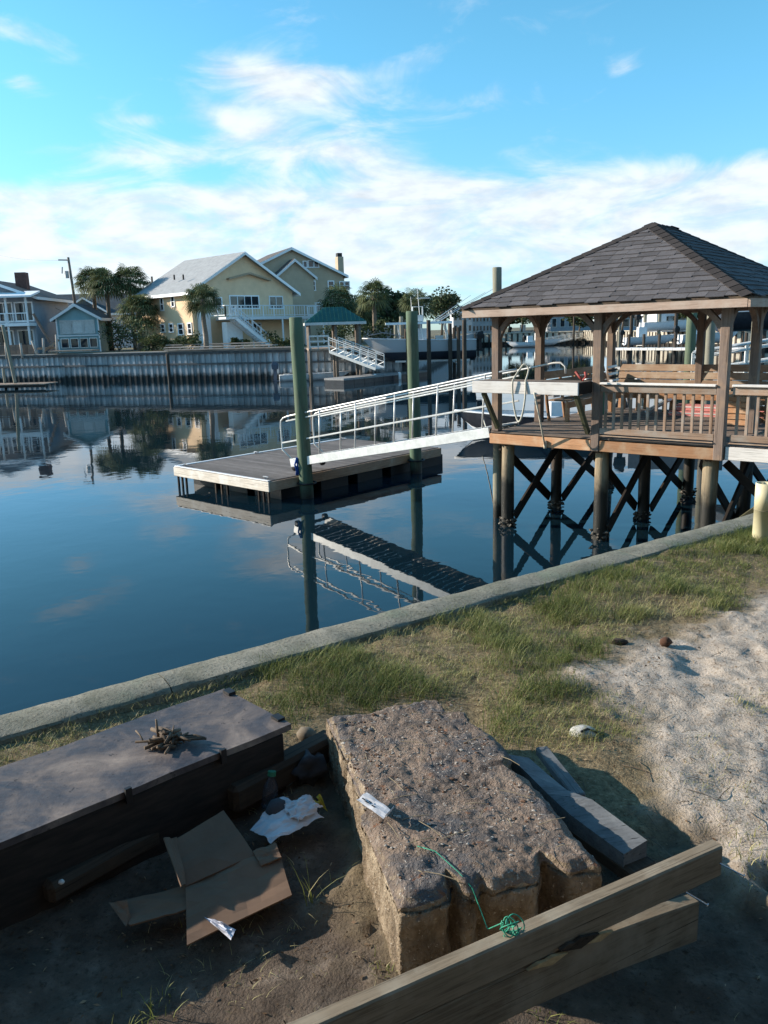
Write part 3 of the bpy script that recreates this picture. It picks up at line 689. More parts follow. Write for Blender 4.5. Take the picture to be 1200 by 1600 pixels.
# ------------------------------------------------------------------ boats
def hull_rings(L, B, H, draft, n=15, sheer=.25, flare=.75, tr=.85):
    R = []
    for i in range(n):
        f = i/(n-1); w = B/2*(tr+(1-tr)*math.sin(min(1, f/.45)*math.pi/2)) if f < .45 else B/2*max(.015, (1-((f-.45)/.55)**2.1))
        top = H*(1+sheer*f*f); kz = -draft*(1-max(0, (f-.6)/.4)**2.2)+(H*.75*max(0, (f-.75)/.25)**2); x = f*L
        ring = []
        for s_ in (-1, 1):
            for (a, h) in ((1, top), (.97, top*.55+kz*.45), (flare, kz+(top-kz)*.16), (0, kz)): ring.append((x+(.06*L*max(0, (f-.8)/.2)*(h-kz)/(top-kz) if f > .8 else 0), s_*w*a, h))
        R.append((ring, w, top, kz, x))
    return R
def boat(name, label, cat, loc, ang, L, B, H, draft, hm, im, group=None, rubm=None):
    o = thing(name, label, cat, loc, group); c, s_ = math.cos(ang), math.sin(ang)
    Lc = Vector(loc)
    tf = lambda x, y, z: Lc+Vector((x*c-y*s_, x*s_+y*c, z))
    R = hull_rings(L, B, H, draft); M = MB(); 
    for ring, *_ in R:
        order = [0, 1, 2, 3, 6, 5, 4]; M.v += [tuple(tf(*ring[k])) for k in order]
    n = len(R)
    for i in range(n-1):
        for j in range(6): M.f.append((i*7+j, i*7+j+1, (i+1)*7+j+1, (i+1)*7+j))
    M.f.append(tuple(range(7))); M.f.append(tuple((n-1)*7+j for j in range(6, -1, -1)))
    M.build('hull', hm, o, True)
    M = MB()                                           # cockpit sole and inner sides
    for i in range(n-1):
        (r0, w0, t0, k0, x0), (r1, w1, t1, k1, x1) = R[i], R[i+1]; fl = -draft*.1+H*.25
        for s2 in (-1, 1):
            M.face([tf(x0, s2*w0*.9, t0), tf(x1, s2*w1*.9, t1), tf(x1, s2*w1*.8, max(fl, k1+.03)), tf(x0, s2*w0*.8, max(fl, k0+.03))])
            M.face([tf(r0[0 if s2 < 0 else 4][0], s2*w0*1.005, t0+.01), tf(r1[0 if s2 < 0 else 4][0], s2*w1*1.005, t1+.01), tf(x1, s2*w1*.88, t1+.012), tf(x0, s2*w0*.88, t0+.012)])
        M.face([tf(x0, -w0*.82, max(fl, k0+.03)), tf(x1, -w1*.82, max(fl, k1+.03)), tf(x1, w1*.82, max(fl, k1+.03)), tf(x0, w0*.82, max(fl, k0+.03))])
    M.build('deck', im, o)
    for s2 in (-1, 1):
        M = MB(); M.tube([tf(r[0][0 if s2 < 0 else 4][0], s2*r[1]*1.01, r[2]-.02) for r in R], .03*max(1, L/6), 6); M.build('rub_rail', rubm or im, o, True)
    return o, tf
def outboard(o, tf, x, y, z, s=1., mat=None):
    mat = mat or MAT['black']; M = MB(); q_ = [tf(x-.25*s+dx_*s, y+dy_*s, z+dz_*s) for dx_, dy_, dz_ in ((-.18, -.17, .1), (.2, -.17, .1), (.2, .17, .1), (-.18, .17, .1))]
    top = [tf(x-.25*s+dx_*s, y+dy_*s, z+dz_*s) for dx_, dy_, dz_ in ((-.2, -.19, .35), (.24, -.19, .35), (.24, .19, .35), (-.2, .19, .35))]
    t2 = [tf(x-.25*s+dx_*s, y+dy_*s, z+dz_*s) for dx_, dy_, dz_ in ((-.12, -.13, .58), (.16, -.13, .52), (.16, .13, .52), (-.12, .13, .58))]
    i = 0; M.v = [tuple(v) for v in q_+top+t2]; M.f = [(3, 2, 1, 0), (8, 9, 10, 11)]
    for b0 in (0, 4):
        for j in range(4): M.f.append((b0+j, b0+(j+1) % 4, b0+4+(j+1) % 4, b0+4+j))
    M.build('motor_cowl', mat, o)
    M = MB(); M.bar(tf(x-.22*s, y, z+.15*s), tf(x-.26*s, y, z-.62*s), .14*s, .2*s); M.bar(tf(x-.38*s, y, z-.62*s), tf(x-.02*s, y, z-.62*s), .09*s, .1*s)
    M.bar(tf(x-.4*s, y-.15*s, z-.55*s), tf(x-.4*s, y+.15*s, z-.7*s), .03*s, .06*s); M.build('motor_leg', mat, o)
t = MT('dark_hull'); DHULL = t.out(t.ramp(t.noise(t.map(), 3, 4), [(.3, (.012, .014, .02)), (.7, (.03, .033, .042))]), .35)
GELW = plain('white_gelcoat', (.72, .73, .74), (.6, .61, .62), 3, .35, 0)
GELG = plain('grey_gelcoat', (.20, .23, .255), (.15, .175, .2), 3, .35, 0)
q_ = Z(716, 672, .0); q2 = Z(850, 665, 0)
bo, tf = boat('skiff', 'black hulled skiff with white deck moored behind the gangway', 'boat', (8.2, 28.3, 0), math.radians(163), 5.4, 1.9, .72, .15, DHULL, GELW)
M = MB(); M.bar(tf(2.0, 0, .3), tf(2.0, 0, 1.2), .5, .6); M.build('console', GELW, bo)
M = MB(); M.bar(tf(3.0, -.7, .55), tf(3.0, .7, .55), .4, .3); M.build('seat', MAT['offwhite'], bo)
outboard(bo, tf, 0, 0, .7, 1.)
M = MB(); a = tf(4.6, .45, .75); b_ = g(-.06, .7, 1.7)
M.tube([a.lerp(b_, f)+Vector((0, 0, -.45*math.sin(f*math.pi))) for f in [k/14 for k in range(15)]], .018, 5)
tag(M.build('mooring_line', MAT['rope'], None, True), 'pale sagging mooring line between black skiff and gazebo', 'rope')
# ------------------------------------------------------------------ foreground: things on the near bank
FZ = GZ
def P3(px, py, h): return Z(px, py, GZ+h)
# sooty hatch box
t = MT('sooty_board'); v = t.map((1, 1, 1), rand=False); a = t.noise(v, 4.5, 6, .62, .8); b_ = t.noise(t.map((1.5, 14, 14), rand=False), 3, 6, .7); c_ = t.noise(v, 40, 4, .6)
col = t.ramp(a, [(.28, (.02, .018, .022)), (.45, (.06, .052, .056)), (.57, (.13, .105, .095)), (.72, (.25, .205, .175))])
col = t.mix(t.mr(b_, .5, .75, 0, .5), col, (.05, .042, .042)); col = t.mix(t.mr(c_, .62, .72), col, (.025, .02, .02))
t.bump(t.math('ADD', b_, c_), .3, .006); SOOT = t.out(col, t.mr(a, .3, .7, .42, .75), 0, .4)
t = MT('charred_board'); CHAR = t.out(t.ramp(t.noise(t.map((2, 12, 12)), 4, 6), [(.3, (.006, .005, .005)), (.7, (.03, .022, .018))]), .8)
hb = .22
A, B = P3(350, 1075, hb), P3(455, 1131, hb); C_ = P3(0, 1336, hb); D_ = P3(0, 1188, hb)
ld = (C_-B).normalized(); ld2 = (D_-A).normalized(); ldir = ((ld+ld2)/2).normalized(); Wd = B-A; sd = (Wd-ldir*Wd.dot(ldir)); 
bx = thing('hatch_box', 'low charred box with a sooty board lid beside the sea wall', 'box', (A+B)/2+ldir*.7-Vector((0, 0, hb)))
LB = 1.9
def lid(a, b, l0, l1, th, mat):
    M = MB(); nx, ny = 46, 12; s0 = a+ldir*l0; 
    for i in range(nx+1):
        for j in range(ny+1):
            p = s0+ldir*((l1-l0)*i/nx)+(b-a)*(j/ny); p.z = GZ+hb+.006*mnoise.noise(p*3)+.002*mnoise.noise(p*14); M.v.append(tuple(p))
    K = len(M.v); M.v += [(v[0], v[1], v[2]-th) for v in M.v]; w = ny+1
    for i in range(nx):
        for j in range(ny):
            f = (i*w+j, (i+1)*w+j, (i+1)*w+j+1, i*w+j+1); M.f.append(f); M.f.append(tuple(K+x for x in f[::-1]))
    per = [(i, 0) for i in range(nx)]+[(nx, j) for j in range(ny)]+[(i, ny) for i in range(nx, 0, -1)]+[(0, j) for j in range(ny, 0, -1)]
    for k in range(len(per)):
        p, q_ = per[k], per[(k+1) % len(per)]; a_, b2 = p[0]*w+p[1], q_[0]*w+q_[1]; M.f.append((a_, b2, K+b2, K+a_))
    return M
lid(A, B, 0, LB, .022, SOOT).build('lid_board', SOOT, bx)
inn = -sd.normalized()
def pan(p0, p1, z0, z1, th=.03):
    board('side_panel', Vector((p0.x, p0.y, (z0+z1)/2)), Vector((p1.x, p1.y, (z0+z1)/2)), th, z1-z0, CHAR, bx)
pan(B+ldir*.03+inn*.02, B+ldir*LB+inn*.02, GZ-.08, GZ+hb-.026); pan(A-inn*.03+ldir*.03, A+ldir*LB-inn*.03, GZ-.08, GZ+hb-.026)
pan(A+ldir*.03-inn*.05, B+ldir*.03+inn*.045, GZ-.08, GZ+hb-.026); pan(A+ldir*LB-inn*.05, B+ldir*LB+inn*.045, GZ-.08, GZ+hb-.026)
for f in (.07, .80):
    p = A+(B-A)*f; M = MB(); M.obox(p-ldir*.006+Vector((0, 0, -.012)), ldir*.03, sd.normalized()*.045, (0, 0, .022)); M.build('hinge', MAT['black'], bx)
for l_ in (.27, .60):
    p = B+ldir*l_; M = MB(); M.obox(p+sd.normalized()*.002+Vector((0, 0, -.035)), ldir*.02, sd.normalized()*.012, (0, 0, .05)); M.build('latch', MAT['black'], bx)
# twigs on the lid
tw = thing('twig_pile', 'small pile of broken twigs on the sooty box lid', 'twigs', P3(265, 1165, hb)); rr = random.Random(5)
c0 = P3(266, 1166, hb)
for k in range(26):
    a = rr.gauss(.2, .9); l_ = rr.uniform(.05, .13); r_ = rr.uniform(.003, .0075); h = .006+r_+.045*rr.random()**1.6
    c = c0+Vector((rr.gauss(0, .03), rr.gauss(0, .018), h)); d = Vector((math.cos(a), math.sin(a), rr.uniform(-.25, .3)*(h/.05)))
    M = MB(); M.tube([c-d*l_/2, c+Vector((rr.uniform(-.006, .006),)*3), c+d*l_/2], [r_, r_*.95, r_*.8], 6); M.build('twig', MAT['twig'], tw, True)
M = MB(); M.tube([c0+Vector((-.04, .01, .02)), c0+Vector((-.045, .02, .09))], [.006, .004], 6); M.build('twig', MAT['twig'], tw, True)

# old timber lying along the foot of the box, stones, rubbish in the hollow
p0 = P3(312, 1262, .015); p1 = P3(70, 1395, .015)
tag(board('timber', p0, p1, .07, .07, MAT['timber'], None, c=.015), 'old dark timber lying in the hollow along the box', 'timber')
p0 = P3(520, 1160, .04); p1 = P3(330, 1262, .04)
tag(board('timber', p0, p1+(p1-p0)*-.12, .09, .10, MAT['timber'], None, c=.015), 'short dark timber between the box corner and the big block', 'timber')
STN = plain('blue_grey_stone', (.075, .08, .092), (.03, .032, .038), 9, .85, .4)
def stone(name, label, c, r, mat, seed, cat='stone', sub=2, amp=.3):
    M = MB(); M.blob((0, 0, 0), r, seed, sub, amp); o = meshobj(name, M.mesh(name, True), mat, None, Matrix.Translation(Vector(c))); tag(o, label, cat); return o
stone('stone', 'blue grey stone wedged beside the corner of the big block', P3(482, 1200, .02), (.055, .075, .06), STN, 3, amp=.75, sub=3)
stone('stone', 'tan stone peeping out behind the box corner', P3(478, 1147, .02), (.04, .03, .03), plain('tan_stone', (.19, .155, .115), (.11, .09, .065), 9, .9, .4), 9)
stone('pebble', 'small pale pebble lying on the dark timber', P3(325, 1243, .058), (.011, .008, .007), MAT['offwhite'], 4, 'pebble')
stone('pebble', 'small pale pebble at the left of the dark hollow', P3(96, 1378, .058), (.009, .008, .007), MAT['offwhite'], 5, 'pebble')
# flattened cardboard box
cbx = thing('cardboard_box', 'torn flattened cardboard box lying in the dark hollow', 'cardboard', P3(350, 1390, .02))
def sheet(name, pts, mat, par, th=.005, n=7, wav=.006, seed=0, origin=None):
    """bent sheet through four corner points"""
    a, b, c, d = map(Vector, pts); M = MB(); nrm = (b-a).cross(d-a).normalized()
    if nrm.z < 0: nrm = -nrm
    for i in range(n+1):
        for j in range(n+1):
            u, v = i/n, j/n; p = (a*(1-u)+b*u)*(1-v)+(d*(1-u)+c*u)*v
            M.v.append(tuple(p+nrm*wav*(mnoise.noise(Vector((u*2.2+seed, v*2.2, seed)))+.35*mnoise.noise(Vector((u*6+seed, v*6, seed))))))
    K = len(M.v); M.v += [tuple(Vector(v)-nrm*th) for v in M.v]; w = n+1
    for i in range(n):
        for j in range(n):
            f = (i*w+j, (i+1)*w+j, (i+1)*w+j+1, i*w+j+1); M.f.append(f); M.f.append(tuple(K+x for x in f[::-1]))
    per = [(i, 0) for i in range(n)]+[(n, j) for j in range(n)]+[(i, n) for i in range(n, 0, -1)]+[(0, j) for j in range(n, 0, -1)]
    for k in range(len(per)):
        p, q_ = per[k], per[(k+1) % len(per)]; M.f.append((p[0]*w+p[1], q_[0]*w+q_[1], K+q_[0]*w+q_[1], K+p[0]*w+p[1]))
    return M.build(name, mat, par, False)
CB = MAT['cardboard']
sheet('panel', [P3(276, 1310, .10), P3(349, 1266, .10), P3(398, 1335, .045), P3(290, 1384, .045)], CB, cbx, seed=1)
sheet('panel', [P3(290, 1384, .040), P3(432, 1318, .040), P3(456, 1399, .012), P3(292, 1476, .012)], CB, cbx, seed=2, wav=.012)
sheet('flap', [P3(176, 1412, .02), P3(288, 1383, .032), P3(300, 1418, .025), P3(203, 1446, .012)], CB, cbx, seed=3)
sheet('flap', [P3(256, 1309, .12), P3(276, 1308, .105), P3(291, 1380, .05), P3(283, 1384, .075)], CB, cbx, seed=4)
sheet('flap', [P3(170, 1410, .04), P3(198, 1407, .05), P3(203, 1430, .02), P3(196, 1447, .015)], CB, cbx, seed=5)
sheet('torn_edge', [P3(395, 1330, .05), P3(430, 1316, .06), P3(440, 1340, .045), P3(408, 1352, .04)], CB, cbx, seed=6)
t = MT('clear_film'); FILM = t.out((.55, .58, .68), .15, 0, .6); t.b.inputs['Alpha'].default_value = .75
sheet('w', [P3(318, 1432, .03), P3(345, 1440, .035), P3(368, 1452, .025), P3(362, 1470, .02)], FILM, None, .001, 7, .02, 8)
tag(bpy.context.scene.collection.objects['w'], 'shiny scrap of clear film on the edge of the cardboard', 'plastic film'); bpy.data.objects['w'].name = 'film_scrap'
# crumpled white bag
PAPER = plain('white_paper', (.56, .57, .60), (.42, .43, .46), 9, .7, .1)
def crumple(name, label, pts, h, seed, mat, cat, n=16, amp=.025, par=None):
    a, b, c, d = map(Vector, pts); M = MB()
    for i in range(n+1):
        for j in range(n+1):
            u, v = i/n, j/n; p = (a*(1-u)+b*u)*(1-v)+(d*(1-u)+c*u)*v; q_ = Vector((u*3+seed, v*3, seed))
            e_ = .015*mnoise.noise(q_*1.3)
            p += Vector((e_, e_*.7, h*math.sin(math.pi*u)**.7*math.sin(math.pi*v)**.7+amp*abs(mnoise.noise(q_))+amp*.4*abs(mnoise.noise(q_*2.7)))); M.v.append(tuple(p))
    for i in range(n):
        for j in range(n): M.f.append((i*(n+1)+j, (i+1)*(n+1)+j, (i+1)*(n+1)+j+1, i*(n+1)+j+1))
    o = M.build(name, mat, par, False); md = o.modifiers.new('thick', 'SOLIDIFY'); md.thickness = .0015
    return tag(o, label, cat) if par is None else o
bg_ = thing('crumpled_bag', 'crumpled white paper bag lying between the cardboard and the block', 'paper bag', P3(455, 1282, .02))
crumple('sheet_fold', '', [P3(392, 1298, .02), P3(445, 1245, .05), P3(508, 1278, .03), P3(425, 1318, .02)], .012, 3, PAPER, '', par=bg_)
crumple('sheet_fold', '', [P3(440, 1262, .06), P3(482, 1243, .085), P3(505, 1262, .06), P3(462, 1290, .04)], .008, 9, PAPER, '', par=bg_)
stone('rubble', 'grey lump of concrete rubble behind the white paper bag', P3(432, 1265, .05), (.035, .03, .035), STN, 12, 'rubble')
# bottle with green cap
bt = thing('bottle', 'clear plastic bottle with a green cap in the hollow', 'bottle', P3(424, 1262, .02))
t = MT('clear_plastic'); CLR = t.out((.05, .06, .08), .12, 0, .6); t.b.inputs['Alpha'].default_value = .35
b0 = P3(420, 1262, .02); M = MB(); ax = Vector((.12, .25, 1)).normalized(); M.tube([b0+ax*h for h in (0, .008, .06, .08, .10, .108)], [.022, .026, .026, .022, .011, .011], 14); M.build('bottle_body', CLR, bt, True)
M = MB(); M.tube([b0+ax*.107, b0+ax*.122], .014, 14); M.build('cap', GREENP, bt)
t = MT('yellow_leaf'); YEL = t.out((.42, .30, .03), .7)
lf = thing('yellow_strap', 'yellow scrap of ribbon beside the big block', 'ribbon', P3(504, 1255, .03))
sheet('strip', [P3(494, 1245, .06), P3(500, 1240, .065), P3(512, 1268, .03), P3(505, 1262, .035)], YEL, lf, .002, 5, .01, 2); sheet('strip', [P3(488, 1252, .05), P3(498, 1249, .06), P3(500, 1256, .06), P3(490, 1257, .05)], YEL, lf, .002, 5, .01, 4)

# ------------------------------------------------------------------ the big block
t = MT('earthy_block'); v = t.map((1, 1, 1), rand=False); a = t.noise(v, 6, 7, .65, .3); b_ = t.noise(v, 45, 6, .7); c_ = t.noise(v, 90, 4, .6)
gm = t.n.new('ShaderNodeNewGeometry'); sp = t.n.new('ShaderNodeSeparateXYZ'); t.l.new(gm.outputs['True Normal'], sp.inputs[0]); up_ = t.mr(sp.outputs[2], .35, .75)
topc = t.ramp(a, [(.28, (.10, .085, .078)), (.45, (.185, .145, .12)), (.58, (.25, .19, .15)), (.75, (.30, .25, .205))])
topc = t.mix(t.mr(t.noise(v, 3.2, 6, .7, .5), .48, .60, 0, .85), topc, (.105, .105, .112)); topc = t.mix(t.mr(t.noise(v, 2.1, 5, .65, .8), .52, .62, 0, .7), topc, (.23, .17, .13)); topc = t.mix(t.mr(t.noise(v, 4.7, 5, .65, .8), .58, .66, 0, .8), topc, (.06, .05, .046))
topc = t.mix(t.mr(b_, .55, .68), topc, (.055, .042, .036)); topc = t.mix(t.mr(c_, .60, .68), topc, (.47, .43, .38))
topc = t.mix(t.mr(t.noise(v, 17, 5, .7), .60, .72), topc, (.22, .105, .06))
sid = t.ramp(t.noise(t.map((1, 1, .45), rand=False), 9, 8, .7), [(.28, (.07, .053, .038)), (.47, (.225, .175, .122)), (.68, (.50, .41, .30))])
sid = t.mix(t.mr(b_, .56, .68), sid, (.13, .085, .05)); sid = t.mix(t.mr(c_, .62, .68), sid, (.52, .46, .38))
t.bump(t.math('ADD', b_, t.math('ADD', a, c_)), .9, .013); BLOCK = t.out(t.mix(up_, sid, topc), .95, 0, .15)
BH = .205
kb = thing('earthy_block', 'large weathered brown block with grooved sides beside the wooden beam', 'block', P3(720, 1330, 0))
FL_, FR_, NL_, NR_ = P3(500, 1112, BH), P3(719, 1081, BH), P3(622, 1408, BH), P3(940, 1345, BH)
NLb = P3(628, 1516, 0)
nu, nv, nh = 70, 120, 24
def blk(u, v, w):
    """u across 0..1, v far->near 0..1, w height 0..1"""
    top = (FL_*(1-u)+FR_*u)*(1-v)+(NL_*(1-u)+NR_*u)*v
    p = Vector((top.x, top.y, GZ-.06+(BH+.06)*w))
    return p
def notch(u, v):
    """how deep the outline is bitten into (in metres), for the vertical grooves and the stepped corner"""
    d = 0
    return d
V = {}; M = MB()
cen = (FL_+FR_+NL_+NR_)/4
def vtx(u, v, w):
    key = (round(u, 4), round(v, 4), round(w, 4))
    if key in V: return V[key]
    p = blk(u, v, w); U = (FR_-FL_).normalized(); Vv = (NL_-FL_).normalized()
    # outward pull near faces: grooves
    def gr(x, c, wd, dp): return dp*math.exp(-((x-c)/wd)**2)
    jn = .012*mnoise.noise(Vector((w*4, v*3, 2))); inl = gr(v+jn, .30, .010, .025)+gr(v+jn*1.5, .585, .012, .05)+.022*(1-sstep(.575, .60, v+jn*1.5))             # left face
    inr = gr(v, .52, .03, .06)+gr(v, .20, .05, .05)                    # right face
    ju = .03*mnoise.noise(Vector((w*5, 3, u*4))); inf = gr(u+ju, .27, .022, .055)+gr(u+ju, .40, .03, .03)+gr(u+ju*.8, .76, .05, .075)+.02*mnoise.noise(Vector((u*6, w*3, 8)))                    # near face
    inb = gr(u, .30, .12, .03)
    wl, wr, wf, wb = [math.exp(-x*x/.004) for x in (u, 1-u, 1-v, v)]
    p = p+U*inl*wl-U*inr*wr-Vv*inf*wf*1.0+Vv*inb*wb
    if u > .80 and v < .16: p += (-U*.10)*sstep(.80, .9, u)*sstep(.16, .12, v)*(w**.3)
    rnd_ = .02                                                   # rounded top edge
    e_ = min(u*.55, (1-u)*.55, v*1.05, (1-v)*1.05)
    if w > .9: p.z -= .022*math.exp(-(e_/.018)**2)
    n_ = Vector((p.x, p.y, p.z))
    off = (mnoise.noise(n_*7)*.008+mnoise.noise(n_*22)*.006+mnoise.noise(n_*48)*.006+mnoise.noise(n_*110)*.003)
    dr = Vector((0, 0, 1)) if w > .97 else Vector(((p.x-cen.x)*1.6, (p.y-cen.y), .1)).normalized()
    p = p+dr*off
    if w > .97: p.z += .012*mnoise.noise(n_*4)-.012*(1-u)*(1-v)
    M.v.append(tuple(p)); V[key] = len(M.v)-1; return V[key]
for i in range(nu):
    for j in range(nv): M.f.append((vtx(i/nu, j/nv, 1), vtx(i/nu, (j+1)/nv, 1), vtx((i+1)/nu, (j+1)/nv, 1), vtx((i+1)/nu, j/nv, 1)))
for k in range(nh):
    w0, w1 = k/nh, (k+1)/nh
    for j in range(nv):
        for u, fl in ((0, 0), (1, 1)):
            f = (vtx(u, j/nv, w0), vtx(u, (j+1)/nv, w0), vtx(u, (j+1)/nv, w1), vtx(u, j/nv, w1)); M.f.append(f if not fl else f[::-1])
    for i in range(nu):
        for v_, fl in ((0, 1), (1, 0)):
            f = (vtx(i/nu, v_, w0), vtx((i+1)/nu, v_, w0), vtx((i+1)/nu, v_, w1), vtx(i/nu, v_, w1)); M.f.append(f if not fl else f[::-1])
M.build('block_body', BLOCK, kb, True)
rr = random.Random(8); M = MB(); M2 = MB()
for k in range(1300):
    u, v = rr.uniform(.05, .93), rr.uniform(.05, .93); p = blk(u, v, 1)
    if min(abs(u-.27), abs(u-.76), abs(u-.40)) < .05 and v > .86: continue
    if mnoise.noise(p*6)+.6*mnoise.noise(p*15) < rr.uniform(-.5, .45): continue
    r_ = rr.uniform(.0015, .0045)*(1 if rr.random() < .93 else 1.8); p.z += .012*mnoise.noise(p*4)+mnoise.noise(p*7)*.008-.012*(1-u)*(1-v)
    (M if k % 2 else M2).blob(p, (r_*1.3, r_, r_*.7), k, 1, .5)
tag(M.build('pale_grit', plain('pale_grit_stone', (.36, .335, .30), (.2, .185, .165), 60, .9, 0), kb), kind='stuff'); tag(M2.build('brown_crumbs', plain('brown_crumb', (.17, .095, .06), (.07, .045, .03), 60, .95, 0), kb), kind='stuff')
M = MB()
for k in range(46):
    u, v = rr.uniform(.05, .95), rr.uniform(.03, .97); p = blk(u, v, 1)+Vector((0, 0, .008+.02*abs(mnoise.noise(p*3)))); a = rr.uniform(0, 6.3); l_ = rr.uniform(.012, .05); d = Vector((math.cos(a), math.sin(a), rr.uniform(-.1, .12)))
    M.tube([p-d*l_, p+Vector((0, 0, .004)), p+d*l_], .0011, 4)
tag(M.build('straw_bits', plain('dry_straw', (.36, .29, .19), (.2, .16, .1), 20, .9, 0), kb), kind='stuff')
# label on the block
lb = thing('paper_tag', 'curled white printed tag on top of the big block', 'paper tag', P3(588, 1258, BH))
hT = BH+.022
sheet('tag_strip', [P3(557, 1249, hT+.004), P3(573, 1238, hT+.004), P3(612, 1266, hT+.004), P3(599, 1279, hT+.004)], PAPER, lb, .001, 7, .006, 5)
sheet('curled_end', [P3(599, 1279, hT+.004), P3(612, 1266, hT+.004), P3(616, 1259, hT+.028), P3(604, 1271, hT+.026)], PAPER, lb, .001, 5, .002, 6)
M = MB()
for (x, y, l_) in ((566, 1247, 6), (570, 1251, 8), (577, 1252, 5), (581, 1258, 7)): M.bar(P3(x, y, hT+.0085), P3(x+l_*.7, y+l_*.45, hT+.0085), .004, .001)
M.build('print', MAT['black'], lb)
# green twine
t = MT('green_twine'); TW = t.out(t.ramp(t.noise(t.map(), 40, 3), [(.3, (.01, .16, .10)), (.7, (.04, .34, .22))]), .6)

# ------------------------------------------------------------------ lumber beam in front
bmz = .245
bA, bB = P3(1131, 1322, bmz), P3(503, 1600, bmz); bd = (bB-bA).normalized(); bB = bA+bd*2.6
bm_ = thing('lumber_beam', 'two nailed lumber boards standing on edge in front of the block', 'lumber', (bA+bB)/2-Vector((0, 0, bmz)))
o_ = bd.cross(Vector((0, 0, 1))).normalized()
if o_.y < 0: o_ = -o_
board('upper_board', bA-Vector((0, 0, .0445))+o_*.019, bB-Vector((0, 0, .0445))+o_*.019, .038, .089, MAT['beam'], bm_, c=.004)
Mx = Matrix([[bd[i], o_[i], (0, 0, 1)[i], bA[i]] for i in range(3)]+[[0, 0, 0, 1]]); M = MB(); nS = 40
for i in range(nS+1):
    s_ = .07+2.5*(i/nS)**1.6; gp_ = .062*max(0, 1-s_/.62)**1.4+.0015; tp = -.0895-gp_; hh = .112+.002*mnoise.noise(Vector((s_*4, 0, 0)))
    for (y_, z_) in ((.001, 0), (.004, .004), (.036, .004), (.040, 0), (.040, -hh), (.036, -hh-.004), (.004, -hh-.004), (.001, -hh)): M.v.append((s_, y_+.006*gp_/.06, tp-.004+z_))
for i in range(nS):
    for j in range(8): M.f.append((i*8+j, i*8+(j+1) % 8, (i+1)*8+(j+1) % 8, (i+1)*8+j))
M.f += [tuple(range(7, -1, -1)), tuple(nS*8+j for j in range(8))]; meshobj('lower_board', M.mesh('lower_board'), MAT['beam'], bm_, Mx)
for (f, h, l_) in ((.015, -.045, .07), (.13, -.088, .06)):
    p = bA+bd*f*1.0+Vector((0, 0, h)); M = MB(); q_ = p-o_*l_*.7-bd*l_*.5+Vector((0, 0, -.018)); M.tube([p+o_*.01, q_], .0022, 6); M.tube([q_, q_+(q_-p).normalized()*.002], .005, 8); M.build('nail', plain('bright_nail', (.7, .7, .7), rough=.25, metal=.9), bm_)
# split splinters at the seam
t = MT('raw_wood'); RAW = t.out(t.ramp(t.noise(t.map((2, 10, 10)), 9, 5), [(.3, (.30, .19, .09)), (.7, (.50, .37, .2))]), .85)
rr = random.Random(3)
for (px, py, l_, h_, m_) in ((860, 1498, .09, .022, RAW), (838, 1506, .06, .012, RAW), (905, 1470, .11, .03, MAT['timber']), (935, 1462, .08, .02, RAW), (885, 1476, .05, .014, MAT['timber'])):
    r = _ray(px, py); nn = -o_; tt = ((bA-o_*.003-Vector((0, 0, CH))).dot(nn))/(Vector(r).dot(nn)); c = Vector((0, 0, CH))+Vector(r)*tt
    M = MB(); M.prism([c-bd*l_*.5+Vector((0, 0, .002)), c+Vector((0, 0, h_*.5)), c+bd*l_*.5, c-Vector((0, 0, h_*.5))], -o_*.008); M.build('splinter', m_, bm_)
# twine knot over the beam and thread to the block
tn = thing('twine', 'loose knot of bright green twine over the beam top', 'twine', P3(795, 1465, bmz))
def bead(px, py, d=-.004):
    r = _ray(px, py); nn = -o_; tt = ((bA+nn*-d*-1-Vector((0, 0, CH))).dot(nn))/(Vector(r).dot(nn)); return Vector((0, 0, CH))+Vector(r)*tt
kc = bA-bd*0; fk = [i/60 for i in range(61)]
c = P3(795, 1450, bmz+.004); rr = random.Random(12)
for k in range(5):
    rx, rz = rr.uniform(.012, .027), rr.uniform(.010, .022); ph = rr.uniform(0, 6); dx_ = rr.uniform(-.012, .012); M = MB()
    M.tube([c+bd*(dx_+rx*math.cos(6.3*i/24+ph))+Vector((0, 0, .008+rz*math.sin(6.3*i/24+ph)+.006))-o_*(.012+.012*math.sin(i/3+k)) for i in range(25)], .0016, 5, False); M.build('strand', TW, tn, True)
for k in range(4):
    x = rr.uniform(-.02, .02); M = MB(); M.tube([c+bd*(x+.01*math.sin(i*.9+k))+Vector((0, 0, -.014*i))-o_*(.012+.006*math.sin(i*1.3)) for i in range(6)], .0016, 5); M.build('strand', TW, tn, True)
e0 = c+o_*.02; q1 = P3(762, 1452, .12); q2 = P3(738, 1388, BH-.01); q3 = P3(716, 1362, BH+.012); q4 = P3(680, 1330, BH+.014); q5 = P3(652, 1322, BH+.014)
M = MB(); M.tube([e0, q1, q2, q3, q4, q5], .0016, 5); M.build('thread', TW, tn, True)
q = [P3(778, 1590, .0)+Vector((.012*math.sin(i*2.1), .012*math.cos(i*1.7), .01+.006*i)) for i in range(14)]
M = MB(); M.tube(q, .0018, 5); tag(M.build('twine', TW, None, True), 'short bit of green twine on the ground under the beam', 'twine')

